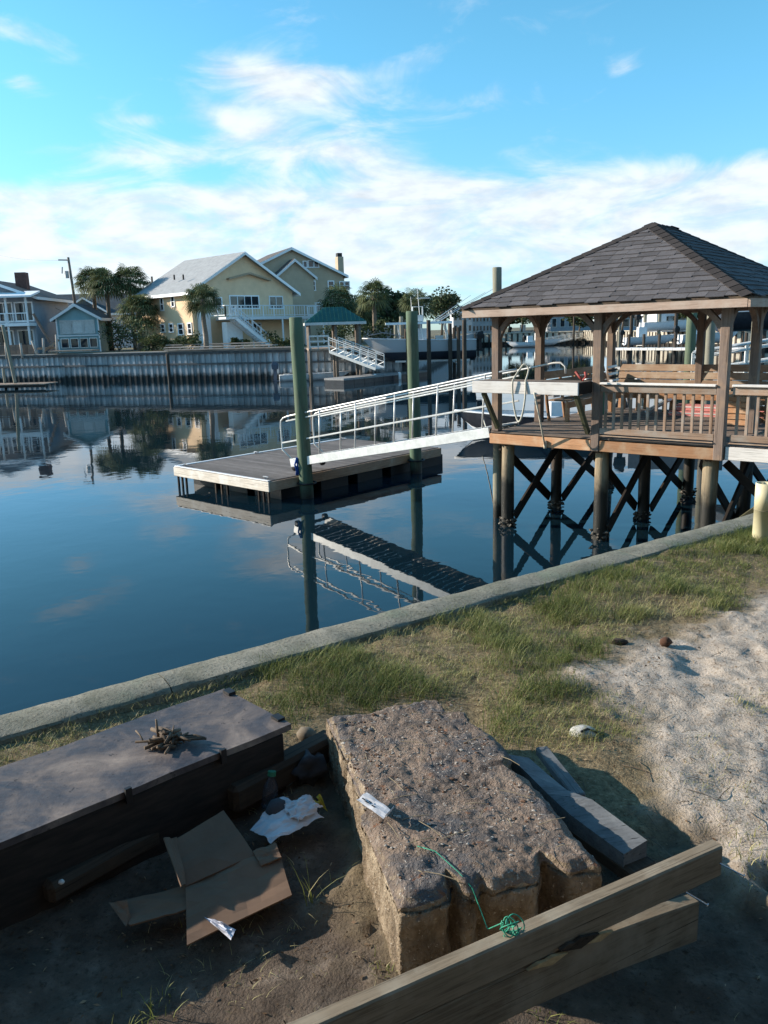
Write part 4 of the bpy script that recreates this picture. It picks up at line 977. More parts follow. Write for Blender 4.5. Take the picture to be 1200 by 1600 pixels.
# ------------------------------------------------------------------ grey planks behind the block, cap, pipe
pz = .13
a0, a1 = P3(812, 1180, pz), P3(985, 1330, pz)
kp = thing('bent_plank', 'grey warped plank lying behind the right side of the block', 'plank', (a0+a1)/2-Vector((0, 0, pz)))
q = [P3(806, 1182, .12), P3(868, 1238, .12), P3(905, 1262, .135), P3(990, 1325, .12)]
M = MB(); wd = (q[3]-q[0]).cross(Vector((0, 0, 1))).normalized()
if wd.x < 0: wd = -wd
sec = []
for i, p in enumerate([q[0], q[0].lerp(q[1], .5), q[1], q[2], q[2].lerp(q[3], .5), q[3]]):
    w2 = (.055, .05, .045, .05, .05, .05)[i]; tl = (.02, .015, .005, -.012, -.01, -.008)[i]
    sec.append([p-wd*w2*.7+Vector((0, 0, tl)), p+wd*w2+Vector((0, 0, -tl)), p+wd*w2+Vector((0, 0, -tl-.07)), p-wd*w2*.7+Vector((0, 0, tl-.07))])
for s_ in sec: M.v += [tuple(x) for x in s_]
for i in range(5):
    for j in range(4): M.f.append((i*4+j, i*4+(j+1) % 4, (i+1)*4+(j+1) % 4, (i+1)*4+j))
M.f += [(0, 1, 2, 3), (23, 22, 21, 20)]; M.build('plank_board', MAT['plank'], kp)
board('light_face_strip', P3(846, 1172, .085), P3(905, 1247, .10), .045, .03, MAT['plank'], kp, c=.004)  # added strip standing in for the lighter face of the twisted plank
tag(board('timber', P3(890, 1285, .05), P3(1010, 1368, .05), .10, .05, MAT['timber'], None, c=.008), 'flat dark timber under the grey warped plank', 'timber')
cp = thing('concrete_cap', 'broken pale concrete cap half sunk in grass right of the block', 'concrete cap', P3(913, 1152, 0))
CCAP = plain('pale_concrete', (.47, .46, .43), (.28, .27, .25), 30, .9, .35)
c = P3(911, 1153, .0); M = MB(); K = 18
prof = [(1.0, -.02), (1.0, .018), (.9, .034), (.55, .044), (.0, .047)]
for (r_, h) in prof:
    for k in range(K):
        a = 2*math.pi*k/K; j = 1+.06*mnoise.noise(Vector((math.cos(a)*1.5, math.sin(a)*1.5, h*9))); M.v.append((c.x+.054*r_*j*math.cos(a), c.y+.042*r_*j*math.sin(a), c.z+h))
for i in range(len(prof)-1):
    for k in range(K): M.f.append((i*K+k, i*K+(k+1) % K, (i+1)*K+(k+1) % K, (i+1)*K+k))
M.build('cap_top', CCAP, cp, True)
M = MB(); M.prism([c+Vector((-.018, -.028, .0415)), c+Vector((.012, -.014, .0455)), c+Vector((.05, -.016, .030)), c+Vector((.048, -.022, .028)), c+Vector((.014, -.02, .044)), c+Vector((-.016, -.033, .039))], (0, 0, .005)); M.build('crack_edge', MAT['black'], cp)
pv = thing('pipe', 'upright cream plastic pipe standing in the grass by the sea wall', 'pipe', P3(1189, 846, 0))
PVC = plain('cream_pvc', (.62, .57, .38), (.52, .47, .30), 4, .45, .03); c = P3(1189, 846, 0); M = MB()
n = 28; ro, ri, h = .062, .055, .43
for (r_, z) in ((ro, -.1), (ro, h*.55), (ro+.001, h*.55), (ro+.001, h), (ri, h), (ri, .02)):
    for k in range(n): a = 2*math.pi*k/n; M.v.append((c.x+r_*math.cos(a), c.y+r_*math.sin(a), c.z+z))
for i in range(5):
    for k in range(n): M.f.append((i*n+k, i*n+(k+1) % n, (i+1)*n+(k+1) % n, (i+1)*n+k))
M.f.append(tuple(5*n+k for k in range(n))); M.build('pipe_wall', PVC, pv, True)
M = MB(); M.tube([(c.x+(ro+.001)*math.cos(a), c.y+(ro+.001)*math.sin(a), c.z+h*.55) for a in [k*2*math.pi/n for k in range(n+1)]], .002, 5, False); M.build('joint_ring', plain('dirty_joint', (.3, .27, .18), rough=.7), pv, True)
# ------------------------------------------------------------------ far bank
LZ = 2.55
wa, wb = Vector((-90, 97.4, 0)), Vector((2.4, 66.6, 0)); wdir = (wb-wa).normalized(); wn = Vector((wdir.y, -wdir.x, 0))  # towards the water
t = MT('far_lawn'); v = t.map((1, 1, 1), rand=False); n_ = t.noise(v, .35, 5, .6)
LAWN = t.out(t.ramp(n_, [(.35, (.06, .075, .03)), (.5, (.12, .105, .06)), (.65, (.22, .18, .13))]), .95)
bm = MB(); wi = wb-wn*.3; wi2 = wa-wn*.3
bm.face([(wi2.x-200, wi2.y+66, LZ), (wi.x, wi.y, LZ), (10.5, 120, LZ), (19.8, 178, LZ), (19.8, 700, LZ), (-500, 700, LZ)]); tag(bm.build('far_ground', LAWN), 'lawn of the far bank', None, None, 'structure')
# corrugated far sea wall, every sheet its own piece
fw_ = thing('sheet_pile_wall', 'long blue grey corrugated sea wall along the far bank at left', 'sea wall', (wa+wb)/2)
t = MT('sheet_pile'); z_ = t.math('ADD', t.posz(), t.math('MULTIPLY', t.noise(t.map(), 1.5, 4), .9)); n_ = t.noise(t.map((4, 4, .6)), 2, 5)
col = t.ramp(n_, [(.3, (.26, .285, .30)), (.7, (.44, .46, .47))]); col = t.mix(1., col, t.rnd(.8, 1.2), 'MULTIPLY'); col = t.mix(t.mr(z_, .75, 1.25), (.03, .033, .032), col); SHEET = t.out(col, .85)
WALE = plain('grey_wale_board', (.11, .12, .125), (.06, .065, .07), 3, .85, .1)
per = .60; lw = (wb-wa).length; start = 38.; npan = int((lw-start)/per); me_s = {}
M = MB(); pr = [(0, 0), (.14, 0), (.20, .13), (.40, .13), (.46, 0), (.6, 0)]
for k, (x, d) in enumerate(pr): M.v += [(x, -d, -1.), (x, -d, LZ-.28)]
for k in range(5): M.f.append((2*k, 2*k+2, 2*k+3, 2*k+1))
shme = M.mesh('sheet_pile'); shme.materials.append(SHEET)
for k in range(npan):
    p = wa+wdir*(start+k*per)+wn*.0; o = bpy.data.objects.new('sheet_pile', shme)
    Mx = Matrix([[wdir.x, -wn.x, 0, p.x], [wdir.y, -wn.y, 0, p.y], [0, 0, 1, 0], [0, 0, 0, 1]]); link(o, fw_, Mx)
def wallp(s, off, z): return wa+wdir*s+wn*off+Vector((0, 0, z))
board('cap_board', wallp(0, .08, LZ-.02), wallp(lw, .08, LZ-.02), .5, .09, MAT['offwhite'] if 0 else plain('grey_cap', (.36, .36, .35), (.22, .22, .21), .5, .85), fw_)
board('wale', wallp(0, .20, LZ-.17), wallp(lw, .20, LZ-.17), .12, .20, WALE, fw_); board('wale', wallp(0, .17, 1.42), wallp(lw, .17, 1.42), .08, .16, WALE, fw_)
bm = MB(); p = wallp(0, -.3, -1); bm.obox(p, wdir*lw, -wn*.1, (0, 0, LZ+.9)); bm.build('backing', WALE, fw_)
r_ = wb-wn*.15; dback = Vector((.158, .987, 0)).normalized()
bm = MB(); bm.obox((r_.x, r_.y, -1), dback*115, Vector((.987, -.158, 0))*.3, (0, 0, LZ+1.02)); bm.build('return_wall', SHEET, fw_)

def leafmat(name, c0, c1):
    t = MT(name); n = t.noise(t.map((1, 1, 1), rand=False), 1.1, 4, .6); col = t.ramp(n, [(.32, c0), (.68, c1)]); g = t.n.new('ShaderNodeNewGeometry')
    col = t.mix(1., col, t.mr(g.outputs['Random Per Island'], 0, 1, .55, 1.35), 'MULTIPLY')
    m = t.out(col, .65, 0, .2); tr = t.n.new('ShaderNodeBsdfTranslucent'); t.l.new(col, tr.inputs[0]); mx_ = t.n.new('ShaderNodeMixShader'); mx_.inputs[0].default_value = .25
    t.l.new(t.b.outputs[0], mx_.inputs[1]); t.l.new(tr.outputs[0], mx_.inputs[2]); t.l.new(mx_.outputs[0], t.n['Material Output'].inputs[0]); return m
PALML = leafmat('palm_leaf', (.06, .08, .036), (.17, .19, .085)); BUSHL = leafmat('bush_leaf', (.034, .052, .023), (.10, .12, .05)); TREEL = leafmat('tree_leaf', (.03, .046, .022), (.085, .105, .045)); PALEL = leafmat('pale_leaf', (.05, .07, .035), (.13, .15, .075))
TRUNK = plain('trunk_bark', (.22, .17, .13), (.10, .08, .06), 3, .9, .3, sc=(1, 1, 4))
def palm(name, label, base, h, cr, seed, group=None, lean=(0, 0)):
    rr = random.Random(seed); o = thing(name, label, 'palm tree', base, group); b = Vector(base); top = b+Vector((lean[0], lean[1], h))
    M = MB(); M.tube([b.lerp(top, f)+Vector((mnoise.noise(Vector((f*2, seed, 0)))*.15, 0, 0)) for f in [k/8 for k in range(9)]], [.24-.06*k/8 for k in range(8)]+[.26], 9); M.build('trunk', TRUNK, o, True)
    M = MB()
    for k in range(62):
        az_ = rr.uniform(0, 6.283); el_ = math.asin(rr.uniform(-.72, .98)); d = Vector((math.cos(az_)*math.cos(el_), math.sin(az_)*math.cos(el_), math.sin(el_)))
        s_ = d.cross(Vector((0, 0, 1))); s_ = s_.normalized() if s_.length > .05 else Vector((1, 0, 0)); u = s_.cross(d)
        st = cr*rr.uniform(.38, .55); hub = top+d*st-Vector((0, 0, .12*st)); M.bar(top, hub, .035, .03)
        nl = 13; ln = cr*rr.uniform(.5, .72)
        for j in range(nl):
            a = (j/(nl-1)-.5)*3.3; q_ = (d*math.cos(a)+s_*math.sin(a)); tip = hub+q_*ln*(1-.2*abs(a)/1.6)+u*.06*ln-Vector((0, 0, .30*ln*(1+.6*rr.random()))); mid = hub+q_*ln*.55+u*.05*ln
            w = .05*cr*.5; sd_ = q_.cross(u).normalized()*w; i = len(M.v); M.v += [tuple(hub), tuple(mid-sd_), tuple(tip), tuple(mid+sd_)]; M.f.append((i, i+1, i+2, i+3))
    tag(M.build('crown', PALML, o)); return o
def clumps(M, c, r, n, leaf, rr, flat=.8):
    c = Vector(c); lob = [(Vector((rr.gauss(0, .42), rr.gauss(0, .42), rr.gauss(.1, .36))), rr.uniform(.35, .62)) for _ in range(9)]
    for k in range(n):
        lc, lr = rr.choice(lob); d = Vector((rr.gauss(0, 1), rr.gauss(0, 1), rr.gauss(0, 1))).normalized(); p = lc+d*lr*rr.random()**.45; p = Vector((p.x*r[0], p.y*r[1], p.z*r[2]))+c
        a = Vector((rr.gauss(0, 1), rr.gauss(0, 1), rr.gauss(0, .6))).normalized(); b = a.orthogonal().normalized(); b = (b*math.cos(k)+a.cross(b)*math.sin(k)); s_ = leaf*rr.uniform(.5, 1.4)
        i = len(M.v); M.v += [tuple(p-a*s_), tuple(p+b*s_*.55), tuple(p+a*s_), tuple(p-b*s_*.55)]; M.f.append((i, i+1, i+2, i+3))
def bush(name, label, c, r, seed, mat=None, n=700, leaf=.13, group=None, cat='bush'):
    rr = random.Random(seed); M = MB(); clumps(M, (0, 0, r[2]*.8), r, n, leaf, rr); o = thing(name, label, cat, c, group); c = Vector(c)
    ob = meshobj('foliage', M.mesh('foliage'), mat or BUSHL, o, Matrix.Translation(c))
    M = MB(); 
    for k in range(5): a = rr.uniform(0, 6.3); M.tube([c, c+Vector((math.cos(a)*r[0]*.3, math.sin(a)*r[1]*.3, r[2]*.8))], [.05, .02], 5)
    M.build('stem', TRUNK, o); return o
def tree(name, label, c, h, r, seed, mat=None, n=1500, leaf=.3, group=None):
    rr = random.Random(seed); o = thing(name, label, 'tree', c, group); c = Vector(c); M = MB(); top = c+Vector((0, 0, h-r[2]))
    M.tube([c, c.lerp(top, .5)+Vector((.15, 0, 0)), top], [.03*h, .022*h, .012*h], 7)
    for k in range(6): a = rr.uniform(0, 6.3); M.tube([c.lerp(top, .6), top+Vector((math.cos(a)*r[0]*.6, math.sin(a)*r[1]*.6, rr.uniform(0, r[2]*.6)))], [.014*h, .005*h], 5)
    M.build('trunk', TRUNK, o, True); M = MB(); clumps(M, (0, 0, 0), r, n, leaf, rr); meshobj('crown', M.mesh('crown'), mat or TREEL, o, Matrix.Translation(top)); return o

# ---- houses
def win(par, P, a, s, z, w, h, cols=1, rows=1, frame=None, depth=.08, sill=True, fw=.12, glass=None):
    """window on the plane through P along a; s,z = lower left corner"""
    frame = frame or MAT['white']; n = Vector((a.y, -a.x, 0)); O = Vector((P.x, P.y, 0))+a*s+Vector((0, 0, z)); Zv = Vector((0, 0, 1)); M = MB()
    M.obox(O-a*fw, a*fw, n*depth, Zv*h); M.obox(O+a*w, a*fw, n*depth, Zv*h); M.obox(O-a*(fw+.02)-Zv*fw, a*(w+2*fw+.04), n*(depth+.04), Zv*fw); M.obox(O-a*fw+Zv*h, a*(w+2*fw), n*depth, Zv*fw)
    for c in range(1, cols): M.obox(O+a*(w*c/cols-.035), a*.07, n*depth*.8, Zv*h)
    for r in range(1, rows): M.obox(O+Zv*(h*r/rows-.03)+n*.003, a*w, n*depth*.7, Zv*.06)
    f = M.build('window', frame, par); M = MB(); M.obox(O+n*.004, a*w, n*.02, Zv*h); M.build('pane', glass or MAT['glass'], f); return f
def house(name, label, P, ang, Wd, Dp, zg, ze, zr, wallm, roofm, trim=None, axis='d', ov=.45, cat='house'):
    trim = trim or MAT['white']; a = Vector((math.cos(ang), math.sin(ang), 0)); b = Vector((-a.y, a.x, 0)); P = Vector((P[0], P[1], 0)); Zv = Vector((0, 0, 1))
    o = thing(name, label, cat, tuple(P+a*Wd/2+b*Dp/2+Zv*zg)); q = lambda s, d, z: P+a*s+b*d+Zv*z; M = MB(); th = .14
    if axis == 'd':
        M.prism([q(0, 0, zg), q(Wd, 0, zg), q(Wd, 0, ze), q(Wd/2, 0, zr), q(0, 0, ze)], b*Dp); M.build('wall', wallm, o); sl = (zr-ze)/(Wd/2); R_ = MB()
        for s_ in (0, 1):
            e = q(-ov if s_ == 0 else Wd+ov, -ov, ze-ov*sl); rdg = q(Wd/2, -ov, zr); up = Zv*th
            R_.prism([e+Zv*.02, rdg+Zv*.02, rdg+up, e+up], b*(Dp+2*ov))
            T_ = MB(); T_.prism([e-Zv*.16, rdg-Zv*.16, rdg+up*.9, e+up*.9], -b*.05); T_.build('rake_trim', trim, o)
            T_ = MB(); T_.obox(e-Zv*.16-a*(.04 if s_ == 0 else -.0), a*.04, b*(Dp+2*ov), Zv*.28); T_.build('eave_trim', trim, o)
        R_.build('roof', roofm, o)
    else:
        M.prism([q(0, 0, zg), q(0, Dp, zg), q(0, Dp, ze), q(0, Dp/2, zr), q(0, 0, ze)], a*Wd); M.build('wall', wallm, o); sl = (zr-ze)/(Dp/2); R_ = MB()
        for s_ in (0, 1):
            e = q(-ov, -ov if s_ == 0 else Dp+ov, ze-ov*sl); rdg = q(-ov, Dp/2, zr); up = Zv*th; R_.prism([e+Zv*.02, rdg+Zv*.02, rdg+up, e+up], a*(Wd+2*ov))
            T_ = MB(); T_.prism([e-Zv*.16, rdg-Zv*.16, rdg+up*.9, e+up*.9], -a*.05); T_.build('rake_trim', trim, o)
            T_ = MB(); T_.prism([p+a*(Wd+2*ov+.05) for p in (e-Zv*.16, rdg-Zv*.16, rdg+up*.9, e+up*.9)], -a*.05); T_.build('rake_trim', trim, o)
            T_ = MB(); T_.obox(e-Zv*.16-b*(.04 if s_ == 0 else 0), a*(Wd+2*ov), b*.04, Zv*.28); T_.build('eave_trim', trim, o)
        R_.build('roof', roofm, o)
    return o, P, a, b, q
def siding(name, c):
    t = MT(name); z = t.posz(); w = t.math('FRACT', t.math('MULTIPLY', z, 5.5)); n = t.noise(t.map((1, 1, 1)), 1.2, 4)
    col = t.ramp(n, [(.3, tuple(x*.85 for x in c)), (.7, c)]); t.bump(w, .35, .02); return t.out(col, .8, 0, .2)
YEL_S, TAN_S = siding('yellow_siding', (.84, .60, .38)), siding('olive_tan_siding', (.52, .42, .30)); WHT_S, GRY_S, TEAL_S, BLU_S = siding('white_siding', (.62, .64, .66)), siding('grey_siding', (.33, .36, .40)), siding('teal_siding', (.25, .40, .43)), siding('blue_siding', (.30, .42, .55))
ROOFG = plain('grey_roof_shingle', (.30, .31, .315), (.22, .225, .23), 2, .9, .1); ROOFD = plain('dark_roof_shingle', (.07, .085, .095), (.04, .05, .06), 2, .9, .1); ROOFB = plain('brown_roof_shingle', (.13, .11, .10), (.08, .07, .065), 2, .9, .1)
BRICK = plain('chimney_brick', (.20, .10, .08), (.12, .06, .05), 4, .9, .2)
# yellow house with the white deck
yh, P, a, b, q = house('yellow_house', 'yellow two storey house with grey gable roof and white balcony deck', (-17.9, 80.0), math.radians(45), 12.5, 10., LZ, 8.15, 11.75, YEL_S, ROOFG, ov=.6)
def onp(x, y): return onplane(x, y, (P.x, P.y), (a.x, a.y))
def wpx(par, P, a, x0, y0, x1, y1, **k):
    s0, z1 = onplane(x0, y0, (P.x, P.y), (a.x, a.y)); s1, z0 = onplane(x1, y1, (P.x, P.y), (a.x, a.y)); win(par, P, a, s0, z0, s1-s0, z1-z0, **k)
wpx(yh, P, a, 359, 463, 404, 481, cols=4); wpx(yh, P, a, 421, 464, 441, 481, cols=2); wpx(yh, P, a, 395, 506, 408, 530, cols=2); wpx(yh, P, a, 336, 466, 346, 480)
# side windows (sun lit wall)
Pb = P+b*10.; sa = -b
for (x0, y0, x1, y1) in ((268, 464, 273, 478), (251, 467, 256, 484), (252, 508, 258, 518), (265, 507, 271, 518), (279, 507, 287, 522), (294, 506, 300, 521)): wpx(yh, Pb, sa, x0, y0, x1, y1, rows=2)
s_, z_ = onp(390, 440); M = MB()                         # little eyebrow roof over the glass doors
for sg in (-1, 1):
    pk = q(s_-.2, 0, 9.75); en = q(s_-.2+sg*2.6, 0, 9.15); M.prism([pk, en, en+Vector((0, 0, .16)), pk+Vector((0, 0, .16))], -b*.5)
M.build('eyebrow_roof', plain('tan_trim', (.5, .38, .26)), yh)
for k, (x, y) in enumerate(((296, 433), (301, 432))): p = q(1.2+.2*k, 3+2*k, 9.3+.12*k); M = MB(); M.tube([p, p+Vector((0, 0, .5))], .09, 7); M.build('roof_vent', MAT['black'], yh)
def rail(par, p0, p1, z, h=1.0, nb=8, mat=None, balus=4):
    mat = mat or MAT['white']; p0, p1 = Vector(p0), Vector(p1); p0.z = 0; p1.z = 0; z0 = z if isinstance(z, tuple) else (z, z); A_ = p0+Vector((0, 0, z0[0])); B_ = p1+Vector((0, 0, z0[1])); up = Vector((0, 0, 1))
    M = MB(); M.bar(A_+up*h, B_+up*h, .12, .09); M.bar(A_+up*.12, B_+up*.12, .07, .07); M.build('rail', mat, par)
    for k in range(nb+1):
        p = A_.lerp(B_, k/nb); M = MB(); M.bar(p, p+up*(h-.05), .11, .11, up=(1, 0, 0)); M.build('rail_post', mat, par)
    M = MB(); m = nb*balus
    for k in range(m):
        if k % balus: p = A_.lerp(B_, k/m); M.bar(p+up*.1, p+up*(h-.04), .035, .035, up=(1, 0, 0))
    if M.v: tag(M.build('baluster_row', mat, par), kind='stuff')
dz = 5.55; dd = 2.6; d0, d1 = 2.6, 14.6
M = MB(); M.obox(q(d0, -dd, dz-.3), a*(d1-d0), b*(dd-.01), (0, 0, .3)); M.build('balcony_floor', MAT['white'], yh)
rail(yh, q(d0, -dd+.06, 0), q(d1, -dd+.06, 0), dz, 1.05, 9); rail(yh, q(d1-.06, -dd, 0), q(d1-.06, 0, 0), dz, 1.05, 2)
for s_ in (d0+.1, 5.2, 9., 12., d1-.1): M = MB(); M.bar(q(s_, -dd+.1, LZ), q(s_, -dd+.1, dz-.3), .16, .16, up=(1, 0, 0)); M.build('deck_post', MAT['white'], yh)
M = MB(); M.bar(q(1.2, -dd-.6, dz-.15), q(d0, -dd-.6, dz-.15), 1.2, .2); M.build('stair_landing', MAT['white'], yh)
s0, s1 = q(d0-.2, -dd-.65, dz), q(6.2, -dd-.65, LZ+.2)
for off in (-.5, .5):
    o2 = b*off; M = MB(); M.bar(s0+o2+Vector((0, 0, -.2)), s1+o2+Vector((0, 0, -.1)), .08, .3); M.build('stair_stringer', MAT['white'], yh); rail(yh, s0+o2, s1+o2, (dz, LZ+.2), .95, 4, balus=2)
for k in range(14): p = s0.lerp(s1, (k+.5)/14); M = MB(); M.bar(p-b*.5, p+b*.5, .28, .05); M.build('stair_step', MAT['white'], yh)
rail(yh, q(1.2, -dd-1.2, 0), q(d0, -dd-1.2, 0), dz, 1.0, 2); rail(yh, q(1.2, -dd-1.2, 0), q(1.2, 0, 0), dz, 1.0, 3)
M = MB(); M.obox(q(2.0, -dd-.1, LZ), a*1.8, b*.8, (0, 0, dz-LZ-.5)); M.build('stair_closet', MAT['white'], yh)
M = MB(); M.obox(q(.5, -.9, LZ), a*.9, b*.88, (0, 0, 4.2)); M.build('side_porch', MAT['white'], yh)
# terraces in front of the yellow house: long pale steps
for k, (x0, x1, y, dpt, z) in enumerate(((262, 460, 547, 71.8, LZ+.12), (262, 430, 541, 73.2, LZ+.32), (264, 420, 536, 75., LZ+.52))):
    p0, p1 = Y(x0, y, dpt+2), Y(x1, y, dpt-2+.4*k); o = board('terrace_board', (p0.x, p0.y, z), (p1.x, p1.y, z), 1.2, .10, plain('terrace_wood_%d' % k, (.34, .30, .27), (.2, .18, .16), 2, .85), None)
    tag(o, ('lowest', 'middle', 'topmost')[k]+' of the long low wooden terraces before the yellow house', 'terrace')
# olive tan house behind
th_, P, a, b, q = house('tan_house', 'olive tan tall house with gable roof and brick chimney behind the yellow house', (-16.0, 96.5), math.radians(24), 13.0, 9., LZ, 10.55, 13.5, TAN_S, ROOFB, ov=.5)
s0, zz_ = onplane(548, 440, (P.x, P.y), (a.x, a.y))
for r in ((474, 409, 479, 417), (482, 408, 489, 417), (491, 409, 497, 417)): wpx(th_, P, a, *r)
for r in ((513, 440, 521, 452), (531, 441, 537, 451), (539, 441, 545, 451)): wpx(th_, P, a, *r, rows=2)
wpx(th_, P, a, 484, 440, 492, 453, rows=2)
for r in ((483, 474, 491, 488), (494, 474, 501, 488), (504, 474, 510, 488)): wpx(th_, P, a, *r, frame=MAT['white'])
sL = onplane(425, 440, (P.x, P.y), (a.x, a.y))[0]; sR = onplane(483, 440, (P.x, P.y), (a.x, a.y))[0]; M = MB(); zE, zP = 10.2, 12.05
M.prism([q(sL, -1.6, LZ), q(sR, -1.6, LZ), q(sR, -1.6, zE), q((sL+sR)/2, -1.6, zP), q(sL, -1.6, zE)], b*1.59); M.build('front_bay', TAN_S, th_)
M = MB(); T_ = MB()
for e in (sL-.35, sR+.35):
    A_, B_ = q(e, -2.0, zE-.2), q((sL+sR)/2, -2.0, zP+.03); M.prism([A_+Vector((0, 0, .02)), B_+Vector((0, 0, .02)), B_+Vector((0, 0, .16)), A_+Vector((0, 0, .16))], b*2.6); T_.prism([A_-Vector((0, 0, .2)), B_-Vector((0, 0, .2)), B_+Vector((0, 0, .12)), A_+Vector((0, 0, .12))], -b*.05)
M.build('bay_roof', ROOFB, th_); T_.build('bay_trim', MAT['white'], th_)
sc_ = onplane(541, 425, (P.x, P.y), (a.x, a.y))[0]; M = MB(); M.obox(q(sc_-.45, 1.5, 9.5), a*.75, b*.9, (0, 0, 3.3)); ch = M.build('chimney', TAN_S, th_); M = MB(); M.obox(q(sc_-.38, 1.7, 12.8), a*.6, b*.6, (0, 0, .45)); M.build('chimney_cap', MAT['black'], ch)
# white porch house at the left edge
ph, P, a, b, q = house('porch_house', 'white and grey two storey house with screened upper porch at the left edge', (-43.5, 84), math.radians(3), 8.6, 11, LZ, 8.3, 9.9, GRY_S, ROOFB, ov=.7)
Zv = Vector((0, 0, 1)); E1 = q(8.6, 0, 0)
for s_ in (2.2, 4.4, 6.5, 8.45): M = MB(); M.obox(q(s_, -2.0, LZ), a*.18, b*.18, Zv*(8.1-LZ)); M.build('porch_post', MAT['white'], ph)
M = MB(); M.obox(q(-2, -2.15, 5.3), a*10.7, b*2.1, Zv*.3); M.build('porch_floor', MAT['white'], ph); rail(ph, q(-2, -2.05, 0), q(8.6, -2.05, 0), 5.6, .95, 5)
M = MB(); M.prism([q(-2.2, -2.5, 8.05), q(9.3, -2.5, 8.05), q(9.3, .3, 8.6), q(-2.2, .3, 8.6)], (0, 0, .18)); M.build('porch_roof', MAT['white'], ph)
for k, s_ in enumerate((.2, 2.6, 4.8, 6.8)): win(ph, P, a, s_, 5.9, 1.6, 1.7, cols=2); win(ph, P, a, s_, LZ+.4, 1.4, 1.9)
M = MB(); M.obox(q(5.6, 4, 8.6), a*1.1, b*1., Zv*2.3); M.build('chimney', BRICK, ph)
# long grey house behind, blue house, teal boat shed
gh_, P, a, b, q = house('grey_house', 'long pale house with dark gable roof behind the utility pole', (-46, 112), math.radians(8), 15.5, 9, LZ, 7.4, 9.9, WHT_S, ROOFD, axis='w', ov=.6)
win(gh_, P, a, 3, 4.6, 1.4, 1.5); win(gh_, P, a, 8, 4.6, 1.4, 1.5)
M = MB(); M.prism([q(3.0, -.8, 7.2), q(9.5, -.8, 7.2), q(6.3, -.8, 9.2)], b*5); M.build('front_gable', ROOFD, gh_); M = MB()
for sg in (0, 1): M.bar(q(3.0 if sg == 0 else 9.5, -.85, 7.2), q(6.3, -.85, 9.25), .1, .22)
M.build('gable_trim', MAT['white'], gh_)
bh, P, a, b, q = house('blue_house', 'pale blue house with white framed windows behind the tall palms', (-50, 135), math.radians(4), 14, 9, LZ, 8.0, 10.8, BLU_S, plain('blue_roof', (.36, .45, .55), (.28, .36, .45), 1.5, .8), axis='w', ov=.5)
for k in range(5): win(bh, P, a, 4.5+1.8*k, 5.2, 1.1, 1.7, frame=MAT['white'])
ts, P, a, b, q = house('teal_shed', 'small teal boat shed with white trimmed gable roof by the far wall', (-32.7, 84.2), math.radians(4), 4.15, 4.2, LZ, 6.05, 7.25, TEAL_S, ROOFD, ov=.45, cat='shed')
for k in range(3): win(ts, P, a, .42+1.15*k, 4.5, .95, 1.15, frame=MAT['offwhite'], glass=MAT['offwhite'])
M = MB(); M.obox(q(-.1, -.12, 4.15), a*4.35, b*.1, Zv*.14); M.build('band_trim', MAT['white'], ts)
for s_ in (-.05, 4.08): M = MB(); M.obox(q(s_, -.1, LZ), a*.12, b*.09, Zv*3.4); M.build('corner_trim', MAT['white'], ts)
for k in range(4): win(ts, P, a, .3+.95*k, LZ+.5, .7, .85, frame=MAT['alu'], fw=.06)
# utility poles and wires
WOODP = plain('pole_wood', (.20, .16, .13), (.12, .10, .08), 3, .9)
up1 = thing('utility_pole', 'tall leaning utility pole with transformer and crossarm behind the teal shed', 'utility pole', (-36.3, 92, LZ)); t0 = Y(116, 480, 92); t1 = Y(106.5, 402, 92)
M = MB(); M.tube([t0-Vector((-.3, 0, 4)), t1], [.2, .13], 8); M.build('pole', WOODP, up1, True); M = MB(); M.bar(t1+Vector((-1.1, 0, -.25)), t1+Vector((.1, 0, -.3)), .1, .12); M.build('crossarm', WOODP, up1); M = MB(); c = t1+Vector((-.28, -.2, -2.2)); M.tube([c, c+Vector((0, 0, .75))], .22, 9); M.build('transformer', MAT['steel'], up1); M = MB(); M.bar(c+Vector((-.5, 0, .5)), c+Vector((-.4, 0, 1.2)), .1, .1); M.build('insulator', MAT['steel'], up1)
def wire(a_, b_, sag, label): M = MB(); M.tube([a_.lerp(b_, k/12)+Vector((0, 0, -sag*math.sin(math.pi*k/12))) for k in range(13)], .025, 4); tag(M.build('power_line', MAT['black']), label, 'wire')
wire(t1+Vector((0, 0, -6.2)), Y(52, 455, 90), .4, 'sagging power line from the utility pole to the porch house'); wire(t1+Vector((0, 0, -.3)), Y(-60, 380, 120), .8, 'high power line running left from the utility pole top')
p0 = Y(237, 432, 110); M = MB(); M.tube([(p0.x, p0.y, LZ), p0], [.18, .13], 8); up2 = thing('utility_pole', 'distant thin utility pole beside the left corner of the yellow house', 'utility pole', (p0.x, p0.y, LZ)); M.build('pole', WOODP, up2); M = MB(); M.bar(p0+Vector((-.1, 0, -.9)), p0+Vector((.7, 0, -.9)), .1, .1); M.build('crossarm', WOODP, up2)
